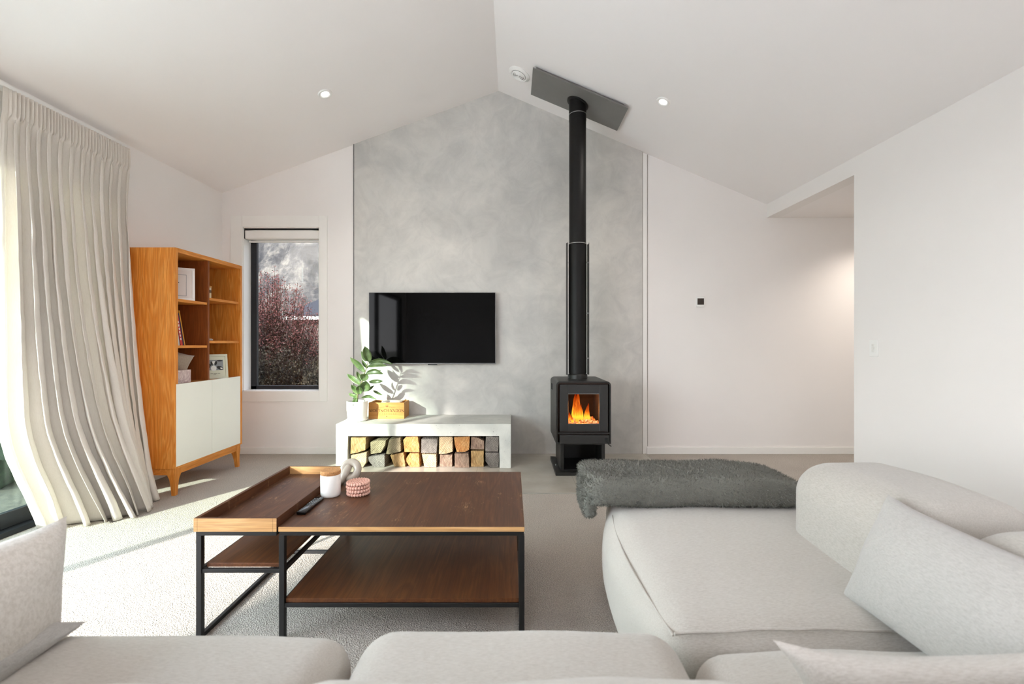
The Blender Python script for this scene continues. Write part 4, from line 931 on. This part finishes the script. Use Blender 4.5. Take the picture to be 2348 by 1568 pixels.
bm = BM(); tube(bm, [(-2.50, 3.70+0.014*math.cos(a), 1.5605+0.014*math.sin(a)) for a in [PI*k/8 for k in range(9)]], 0.003, 6); obj('handle', bm, M_steel, t, True)
# books
def book(label, y, th_, h, d, lean, mat):
    t = thing('book', label, 'book', (-2.52, y, 1.0755), 'books leaning in the middle cubby')
    Mx = Matrix.Translation((-2.425-d/2, y, 1.0755)) @ Matrix.Rotation(lean, 4, 'X')
    bm = BM(); box(bm, -d/2, d/2, -th_/2, -th_/2+0.002, 0, h); box(bm, -d/2, d/2, th_/2-0.002, th_/2, 0, h); box(bm, d/2-0.002, d/2, -th_/2, th_/2, 0, h); xform(bm, Mx); obj('book_cover', bm, mat, t)
    bm = BM(); box(bm, -d/2+0.003, d/2-0.002, -th_/2+0.002, th_/2-0.002, 0.003, h-0.003); xform(bm, Mx); obj('pages', bm, M_paper, t)
    return t
book('pale grey paperback leaning in the middle cubby, nearest the cabinet side', 3.316, 0.018, 0.19, 0.15, 0.20, plain('book_white', (206, 200, 196), 0.5))
tb = book('red book leaning in the middle cubby beside the pale grey paperback', 3.342, 0.026, 0.225, 0.16, 0.21, plain('book_red', (190, 44, 38), 0.45))
bm = BM(); 
for k in range(6): box(bm, 0.0801, 0.0806, -0.005, 0.005, 0.04+k*0.025, 0.056+k*0.025)
xform(bm, Matrix.Translation((-2.505, 3.342, 1.0755)) @ Matrix.Rotation(0.21, 4, 'X')); obj('spine_print', bm, M_wh, tb)
book('thin navy book leaning between the red and the orange book', 3.361, 0.010, 0.24, 0.165, 0.22, plain('book_navy', (44, 44, 84), 0.45))
book('thin orange book leaning in the middle cubby, farthest from the cabinet side', 3.374, 0.012, 0.26, 0.17, 0.225, plain('book_orange', (206, 140, 44), 0.45))
# stones / folded white things
bm = BM(); soft_box(bm, -2.55, -2.45, 3.63, 3.735, 1.1105, 1.128, 0.008, 8, wr=0.002, wscale=20)
tag(recenter(obj('folded_cloth', bm, M_pillow, None, True), (-2.5, 3.68, 1.11)), 'flat folded off-white cloth in the middle cubby, under the other cloth', 'cloth')
bm = BM(); soft_box(bm, -2.54, -2.46, 3.635, 3.705, 1.1295, 1.143, 0.006, 8, wr=0.002, wscale=20)
tag(recenter(obj('folded_cloth', bm, M_pillow, None, True), (-2.5, 3.67, 1.13)), 'smaller folded off-white cloth lying on top in the middle cubby', 'cloth')
# tissue box and soft bag
t = thing('gift_box', 'small square box with pink marbled pattern, in the lower left cubby', 'box', (-2.47, 3.40, 0.7965))
bm = BM(); box(bm, -2.57, -2.43, 3.30, 3.445, 0.7965, 0.892, 0.001); 
m, N, L, b = new_mat('marbled_card'); L.new(ramp(N, L, tex(N, L, coords(N, L), 11, 3, 0.5, 1.5), [(0.3, lin((214, 196, 192))), (0.5, lin((176, 150, 148))), (0.65, lin((228, 214, 208)))]), b.inputs['Base Color'])
obj('box_body', bm, m, t)
bm = BM(); disc(bm, 0, 0, 0.03, 0.03, 0); xform(bm, Matrix.Translation((-2.49, 3.40, 0.8925)) @ Matrix.Rotation(PI/2, 4, 'X')); obj('opening', bm, M_gr, t)
bm = BM(); pillow(bm, 0.24, 0.16, 0.13, 20, 0.12, 9.0, 0.05)
xform(bm, Matrix.Translation((-2.50, 3.355, 0.960)) @ Matrix.Rotation(1.0, 4, 'Z') @ Matrix.Rotation(0.35, 4, 'Y'))
tag(recenter(obj('fabric_pouch', bm, fabric('taupe_cotton', (150, 134, 120), (128, 112, 98), 500, (20, 20, 20), 0.4), None, True), (-2.50, 3.355, 0.89)), 'crumpled taupe fabric pouch lying on the pink marbled box', 'pouch')

# ------------------------------------------------------------------ curtain
bm = BM(); NU, NV = 640, 110; g = []
def sm(a, b_, x): x = max(0, min(1, (x-a)/(b_-a))); return x*x*(3-2*x)
NF = 12.5
for j in range(NV+1):
    v_ = j/NV; z = 2.492*(1-v_)+0.006*v_; row = []
    hd = 1-sm(0.052, 0.075, v_)          # header band
    for i in range(NU+1):
        u = i/NU
        yA = 2.470-0.02*math.sin(v_*3)+0.20*sm(0.72, 1.05, v_); yB = 3.29-0.10*sm(0.02, .24, v_)-0.01*v_**4
        wob = 0.35*noise.noise(Vector((u*3.0, v_*1.3, 1.7)))+0.12*v_*math.sin(u*7)
        ph = 2*PI*(NF*(u**0.92)+wob)
        Y = yA+(yB-yA)*u
        flat = sm(0.02, 0.09, u)
        fold = math.sin(ph)*(1.15-0.35*math.sin(ph))+0.35*math.sin(2.3*ph+2+v_*2)*noise.noise(Vector((u*9, v_*2, 5)))
        amp = (0.022+0.042*sm(0.06, 0.30, v_)+0.030*v_*v_)*(1-hd)*(0.75+0.5*noise.noise(Vector((u*6, 0.3, 2))))
        xx = -2.772+0.045*v_**0.7*sm(0, 0.25, u)+0.035*sm(0.02, 0.24, v_)*u+amp*fold*(0.25+0.75*flat)
        xx += (0.30*v_**2.2)*math.sin(min(1, u*1.5)*PI*0.60)*(1-0.5*sm(0.55, 1.0, u))
        xx += hd*0.010*math.sin(2*PI*40*u+2*math.sin(u*17))*flat+0.010*hd
        Y += (1-hd)*(0.017+0.016*v_)*math.sin(2*ph+0.6)*flat
        cr = (noise.noise(Vector((u*22, v_*26, 3.3)))*0.004+noise.noise(Vector((u*60, v_*9, 8.3)))*0.003)*(1-hd); xx += cr
        if v_ > 0.93: xx += (v_-0.93)*0.5*noise.noise(Vector((u*14, 7, 1)))*1.0
        row.append(bm.verts.new((xx, Y, z)))
    g.append(row)
for j in range(NV):
    for i in range(NU): bm.faces.new((g[j][i], g[j][i+1], g[j+1][i+1], g[j+1][i]))
cur = obj('curtain', bm, M_linen, None, True); md = cur.modifiers.new('thick', 'SOLIDIFY'); md.thickness = 0.0015
for e in cur.data.edges: e.use_edge_sharp = False
recenter(cur, (-2.7, 2.9, 0.006)); tag(cur, 'full-length off-white linen curtain gathered beside the glass door', 'curtain')
bm = BM(); box(bm, XL+0.045, XL+0.075, -2.9, 3.28, 2.495, 2.520, 0.002); box(bm, XL, XL+0.05, -2.9, 3.28, 2.50, 2.512); tag(recenter(obj('curtain_track', bm, M_plastic), (XL, 0.2, 2.5)), 'white curtain track on the wall under the ceiling edge', 'track')

# ------------------------------------------------------------------ coffee table
t = thing('coffee_table', 'dark wood coffee table with raised tray end and black metal frame', 'table', (-0.56, 2.03, 0))
AX0, AX1, BX_0, BX_1, TY0, TY1 = -1.172, -0.866, -0.860, 0.046, 1.674, 2.385
bm = BM(); box(bm, BX_0, BX_1, TY0, TY1, 0.402, 0.420, 0.0015, mat=0)
for f in bm.faces:
    if abs(f.normal.y) > 0.9 or abs(f.normal.x) > 0.9: f.material_index = 1
bm.normal_update()
for f in bm.faces: f.material_index = 0 if abs(f.normal.z) > 0.5 else 1
obj('tabletop', bm, [M_walnut, M_edge], t)
bm = BM(); zr0, zr1, tw = 0.402, 0.4515, 0.014
box(bm, AX0+tw, AX1-tw, TY0+tw, TY1-tw, zr0, 0.412, 0)
nfl = len(bm.faces)
box(bm, AX0, AX0+tw, TY0, TY1, zr0, zr1, 0.001); box(bm, AX1-tw, AX1, TY0, TY1, zr0, zr1, 0.001)
box(bm, AX0+tw, AX1-tw, TY0, TY0+tw, zr0, zr1, 0.001); box(bm, AX0+tw, AX1-tw, TY1-tw, TY1, zr0, zr1, 0.001)
bm.normal_update()
for f in bm.faces:
    c = f.calc_center_median(); f.material_index = 1 if abs(f.normal.y) > 0.5 else 0
obj('tray', bm, [M_walnut, M_edge], t)
def shelf(x0, x1, y0, y1, z0, z1):
    bm = BM(); box(bm, x0, x1, y0, y1, z0, z1, 0.001); bm.normal_update()
    for f in bm.faces: f.material_index = 0 if abs(f.normal.z) > 0.5 else 1
    obj('lower_shelf', bm, [M_shelf, M_shelf], t)
shelf(BX_0+0.022, BX_1-0.021, TY0+0.012, TY1-0.02, 0.135, 0.151); shelf(AX0+0.035, AX1+0.0, TY0+0.022, TY1-0.02, 0.262, 0.277)
B = 0.020
def bar(bm, x0, x1, y0, y1, z0, z1): box(bm, x0, x1, y0, y1, z0, z1, 0.001, 1)
bm = BM()
for (x0, x1) in ((AX0+0.006, AX1-0.002), (BX_0+0.002, BX_1-0.002)):
    bar(bm, x0, x1, TY0+0.004, TY0+0.004+B*0.8, 0.386, 0.402); bar(bm, x0, x1, TY1-0.004-B*0.8, TY1-0.004, 0.386, 0.402)
    bar(bm, x0, x0+B*0.8, TY0+0.02, TY1-0.02, 0.386, 0.402); bar(bm, x1-B*0.8, x1, TY0+0.02, TY1-0.02, 0.386, 0.402)
obj('top_frame', bm, M_black, t)
for (x, ys) in ((AX0+0.006, (TY0+0.004, TY1-0.004-B)), (BX_0+0.000, (TY0+0.004, TY1-0.004-B)), (BX_1-B-0.000, (TY0+0.004, TY1-0.004-B))):
    for y in ys:
        bm = BM(); bar(bm, x, x+B, y, y+B, 0.0, 0.387); obj('leg', bm, M_black, t)
bm = BM()
bar(bm, BX_0+B, BX_1-B, TY0+0.006, TY0+0.020, 0.120, 0.135); bar(bm, BX_0+B, BX_1-B, TY1-0.02, TY1-0.006, 0.120, 0.135)
bar(bm, BX_1-0.018, BX_1-0.004, TY0+0.02, TY1-0.02, 0.120, 0.135); bar(bm, BX_0+0.003, BX_0+0.017, TY0+0.02, TY1-0.02, 0.120, 0.135)
bar(bm, AX0+B+0.006, AX1+0.006, TY0+0.008, TY0+0.022, 0.246, 0.261); bar(bm, AX0+B+0.006, AX1+0.006, TY1-0.022, TY1-0.008, 0.246, 0.261)
bar(bm, AX1+0.010, AX1+0.024, TY0+0.024, TY1-0.024, 0.246, 0.262); bar(bm, AX0+0.008, AX0+0.022, TY0+0.02, TY1-0.02, 0.246, 0.261)
obj('shelf_frame', bm, M_black, t)
bm = BM(); bar(bm, AX0+0.008, AX0+0.024, TY0+0.024, TY1-0.024, 0.0, 0.016); bar(bm, AX0+B+0.006, BX_0, TY1-0.022, TY1-0.006, 0.0, 0.014); bar(bm, BX_0+B, BX_1-B, TY1-0.022, TY1-0.006, 0.0, 0.014)
bar(bm, BX_1-0.018, BX_1-0.004, TY0+0.024, TY1-0.024, 0.0, 0.016); obj('floor_bar', bm, M_black, t)
# jar
zt_ = 0.4202
t = thing('ceramic_jar', 'white ceramic jar with cork lid on the coffee table', 'jar', (-0.803, 2.015, zt_))
bm = BM(); lathe(bm, [(0.034, 0.0), (0.039, 0.003), (0.042, 0.012), (0.0425, 0.092), (0.041, 0.096), (0.038, 0.096)], (-0.803, 2.015, zt_), 48); obj('jar_body', bm, M_white, t, True)
bm = BM(); lathe(bm, [(0.036, 0.090), (0.0425, 0.098), (0.043, 0.112), (0.041, 0.114)], (-0.803, 2.015, zt_), 40); obj('cork_lid', bm, M_cork, t, True)
# ceramic knot
bm = BM(); c = Vector((-0.775, 2.185, zt_))
tube(bm, [c+Vector((0.034*math.cos(a), 0.015*math.sin(a), 0.068+0.034*math.sin(a))) for a in [2*PI*k/32 for k in range(32)]], 0.0185, 16, closed=True)
tube(bm, [c+Vector((-0.028+0.016*math.sin(a), 0.030*math.cos(a), 0.0520+0.032*math.sin(a+0.5))) for a in [2*PI*k/32 for k in range(32)]], 0.0175, 16, closed=True)
zm = min(q.co.z for q in bm.verts)
for q in bm.verts: q.co.z += zt_-zm
tag(recenter(obj('knot_ornament', bm, plain('glazed_knot', (176, 166, 152), 0.18, var=0.1, scale=20), None, True), c), 'glossy beige linked-ring ornament on the table behind the jar', 'ornament')
# coasters
cc_ = Vector((-0.6875, 2.035, zt_)); place = ['topmost', 'second from the top', 'third from the top', 'lowest']
bm = BM()
for (R, n) in ((0.0, 1), (0.0125, 6), (0.024, 12), (0.035, 18), (0.0455, 24)):
    for k in range(n):
        a = 2*PI*k/n+R*40; q = bmesh.ops.create_icosphere(bm, subdivisions=2, radius=0.0075)['verts']
        for v_ in q: v_.co = Vector((v_.co.x*0.85, v_.co.y*0.85, v_.co.z*1.0)); v_.co += Vector((R*math.cos(a), R*math.sin(a), 0.0078))
c0 = obj('coaster', bm, M_felt, None, True)
for k in range(4):
    o = c0 if k == 0 else c0.copy()
    if k: COL.objects.link(o)
    o.location = cc_+Vector((0.0015*math.sin(k*2.1), 0.0015*math.cos(k*2.5), k*0.0153)); o.rotation_euler = (0, 0, k*0.35)
    tag(o, f'round pink felt-ball coaster, {place[3-k]} of the stack on the table' if k in (0, 3) else f'round pink felt-ball coaster, {place[3-k]} in the stack', 'coaster', 'pink felt coasters stacked on the coffee table')
# remote
t = thing('remote_control', 'slim black remote control lying on the table along the tray edge', 'remote', (-0.828, 1.90, zt_))
Mx = Matrix.Translation((-0.828, 1.872, zt_)) @ Matrix.Rotation(-0.02, 4, 'Z')
bm = BM(); box(bm, -0.018, 0.018, -0.085, 0.085, 0, 0.014, 0.004, 3); xform(bm, Mx); obj('remote_body', bm, M_dark, t, True)
bm = BM()
for k in range(5):
    for j in range(3): lathe(bm, [(0.0035, 0.014), (0.0035, 0.0155)], (-0.010+j*0.010, 0.06-k*0.016, 0), 10)
xform(bm, Mx); obj('buttons', bm, M_gr, t)

# ------------------------------------------------------------------ thermostat, light switch
t = thing('thermostat', 'small white wall thermostat with a dark square screen', 'thermostat', (1.85, YB, 1.495))
bm = BM(); box(bm, 1.808, 1.892, YB-0.014, YB, 1.443, 1.547, 0.004); obj('thermostat_body', bm, M_plastic, t)
bm = BM(); box(bm, 1.818, 1.882, YB-0.0155, YB-0.013, 1.465, 1.528, 0.001); obj('thermostat_screen', bm, plain('screen_brown', (52, 42, 36), 0.3), t)
t = thing('light_switch', 'white light switch plate on the right wall beside the hall opening', 'switch', (XR, 3.145, 1.057))
bm = BM(); box(bm, XR-0.008, XR, 3.110, 3.182, 1.000, 1.114, 0.003); obj('switch_plate', bm, M_plastic, t)
for k in range(3):
    bm = BM(); box(bm, XR-0.013, XR-0.007, 3.138, 3.158, 1.030+k*0.020, 1.046+k*0.020, 0.002); obj('switch_rocker', bm, plain('rocker', (222, 220, 216), 0.4) if k == 0 else MATS['rocker'], t)

# ------------------------------------------------------------------ sofa
t = sofa = thing('corner_sofa', 'large pale linen corner sofa with chaise beside the coffee table', 'sofa', (0.2, 0.9, 0))
bm = BM(); box(bm, -1.33, 1.34, 0.33, 1.00, 0.04, 0.24, 0.02, 3); box(bm, 0.42, 1.34, 1.0, 2.10, 0.04, 0.20, 0.02, 3); obj('sofa_base', bm, M_sofa, t)
for (x, y) in ((-1.25, 0.42), (-1.25, 0.93), (-0.33, 0.97), (1.26, 0.42), (1.26, 2.02), (0.5, 2.02)):
    bm = BM(); box(bm, x-0.025, x+0.025, y-0.025, y+0.025, 0, 0.045); obj('foot', bm, M_black, t)
def seat(x0, x1, y0, y1, z0=0.2, z1=0.43, r=0.075, puff=(0.0, 0.0, 0.022), sd_=1.0, mat=None, fn=None, cuts=26):
    bm = BM(); soft_box(bm, x0, x1, y0, y1, z0, z1, r, cuts, puff, 0.007, 4.0, sd_, fn); return obj('seat_cushion', bm, mat or M_sofa, t, True)
seat(-1.075, -0.352, 0.45, 1.052, z1=0.452, sd_=3.0, puff=(0, 0.01, 0.015))
seat(-0.338, 0.372, 0.45, 1.060, z1=0.460, sd_=7.0, puff=(0, 0.01, 0.02), r=0.085)
seat(0.388, 1.06, 0.45, 1.030, z1=0.432, sd_=9.0, puff=(0, 0.005, 0.015))
def chaise_fn(p):
    # round the far left corner in plan, bulge the side
    k = sm(1.35, 2.15, p.y); return Vector((p.x+0.10*k*k*max(0, (0.6-p.x)/0.3), p.y, p.z))
seat(0.348, 1.25, 1.050, 2.13, z0=0.12, z1=0.425, r=0.095, puff=(0.022, 0.0, 0.018), sd_=12.0, fn=chaise_fn, cuts=34)
# piping on the chaise
bm = BM(); tube(bm, [Vector((0.385+0.62*k/24, 1.078+0.002*math.sin(k), 0.4085+0.012*math.sin(PI*k/24))) for k in range(25)], 0.0035, 6)
tube(bm, [Vector((0.383-0.018*math.sin(PI*k/24)+0.02*(k/24)**3, 1.082+0.75*k/24, 0.402)) for k in range(25)], 0.003, 6); obj('piping', bm, M_sofa, t, True)
# backrests
def back(x0, x1, y0, y1, z0, z1, r=0.10, puff=(0.01, 0.01, 0.012), sd_=0, mat=None, wr=0.008, nm='back_cushion', cuts=26, fn=None):
    bm = BM(); soft_box(bm, x0, x1, y0, y1, z0, z1, r, cuts, puff, wr, 4.5, sd_, fn); return obj(nm, bm, mat or M_sofa2, t, True)
back(0.992, 1.36, 1.085, 1.665, 0.15, 0.688, 0.115, (0.012, 0.004, 0.006), 21, nm='backrest')
back(0.992, 1.37, 0.36, 1.078, 0.15, 0.690, 0.115, (0.012, 0.004, 0.008), 23, nm='backrest')
back(-1.06, -0.345, 0.37, 0.665, 0.25, 0.648, 0.11, (0, 0.02, 0.012), 31, M_sofa, 0.012)
back(-0.335, 0.375, 0.37, 0.670, 0.25, 0.655, 0.11, (0, 0.02, 0.020), 33, M_sofa, 0.014)
back(0.385, 1.00, 0.37, 0.660, 0.25, 0.640, 0.11, (0, 0.02, 0.012), 35, M_sofa, 0.012)
back(-1.34, 1.02, 0.22, 0.36, 0.06, 0.64, 0.06, (0, 0.0, 0.0), 37, M_sofa, 0.003, nm='rear_panel')
back(-1.36, -1.085, 0.30, 1.07, 0.08, 0.585, 0.09, (0.01, 0.0, 0.01), 39, M_sofa, 0.006, nm='armrest')
# scatter cushions
def scatter(name, label, wd, ht, th, loc, rot, mat, seed, conc=0.07, wr=0.014):
    bm = BM(); pillow(bm, wd, ht, th, 36, conc, seed, wr)
    xform(bm, Matrix.Translation(loc) @ Euler(rot, 'XYZ').to_matrix().to_4x4())
    zmin = min(q.co.z for q in bm.verts)
    o = obj(name, bm, mat, None, True); recenter(o, (loc[0], loc[1], zmin)); return tag(o, label, 'cushion')
scatter('scatter_cushion', 'fluffy cream cushion standing at the armrest end of the sofa, near the curtain', 0.52, 0.31, 0.17, (-1.050, 0.80, 0.545), (0, 0.06, PI/2), M_boucle, 2)
scatter('scatter_cushion', 'off-white cushion lying flat under the fluffy cream cushion', 0.50, 0.22, 0.09, (-1.065, 0.765, 0.475), (PI/2, 0.0, PI/2), M_pillow, 5)
scatter('scatter_cushion', 'large grey-white linen cushion leaning on the backrest at the right', 0.58, 0.29, 0.19, (0.950, 0.93, 0.552), (-0.42, 0, -PI/2), M_pillow, 8)
scatter('scatter_cushion', 'small white cushion in front of the sofa back, only its corner showing', 0.52, 0.25, 0.08, (0.675, 0.700, 0.503), (-0.12, 0.0, 0), M_sofa, 11, 0.2)

# ------------------------------------------------------------------ fleece throw
def throw_fn(p):
    k = sm(1.0, 1.18, p.x); p = Vector((p.x, p.y, 0.445+(p.z-0.445)*(1-0.20*k*k)))
    e = sm(0.42, 0.30, p.x) if False else max(0, 1-(p.x-0.30)/0.06)
    if e > 0:
        p.x -= e*0.022*abs(math.sin((p.z-0.445)*52+p.y*6)); p.z += e*0.006*math.sin(p.y*30)
    p += noise.noise_vector(p*7)*0.008
    return p
bm = BM(); soft_box(bm, 0.315, 1.185, 1.80, 2.135, 0.441, 0.552, 0.040, 40, (0, 0.012, 0.004), 0, 1, 0, throw_fn)
soft_box(bm, 0.298, 0.345, 1.86, 2.09, 0.375, 0.470, 0.02, 10, (0, 0, 0), 0.006, 12, 4)
bm.normal_update(); rr = random.Random(11); tri = []
for f in bm.faces[:]:
    a = f.calc_area(); n_ = a*26000; n_ = int(n_)+(1 if rr.random() < n_-int(n_) else 0)
    vs_ = [q.co.copy() for q in f.verts]; nrm = f.normal.copy()
    for k in range(n_):
        u, v_ = rr.random(), rr.random(); p = vs_[0].lerp(vs_[1], u).lerp(vs_[3].lerp(vs_[2], u), v_); tri.append((p, nrm))
for p, nrm in tri:
    cl = noise.noise_vector(p*55); d = (nrm+cl*1.1+Vector((rr.uniform(-.4, .4), rr.uniform(-.4, .4), rr.uniform(-.4, .4)))).normalized(); e = d.orthogonal().normalized()*0.0016
    h = rr.uniform(0.007, 0.013)
    bm.faces.new([bm.verts.new(p-e), bm.verts.new(p+e), bm.verts.new(p+d*h)])
tag(recenter(obj('fleece_throw', bm, M_throw, None, True), (0.7, 1.96, 0.44)), 'folded grey-green fleece throw on the far end of the chaise', 'blanket')
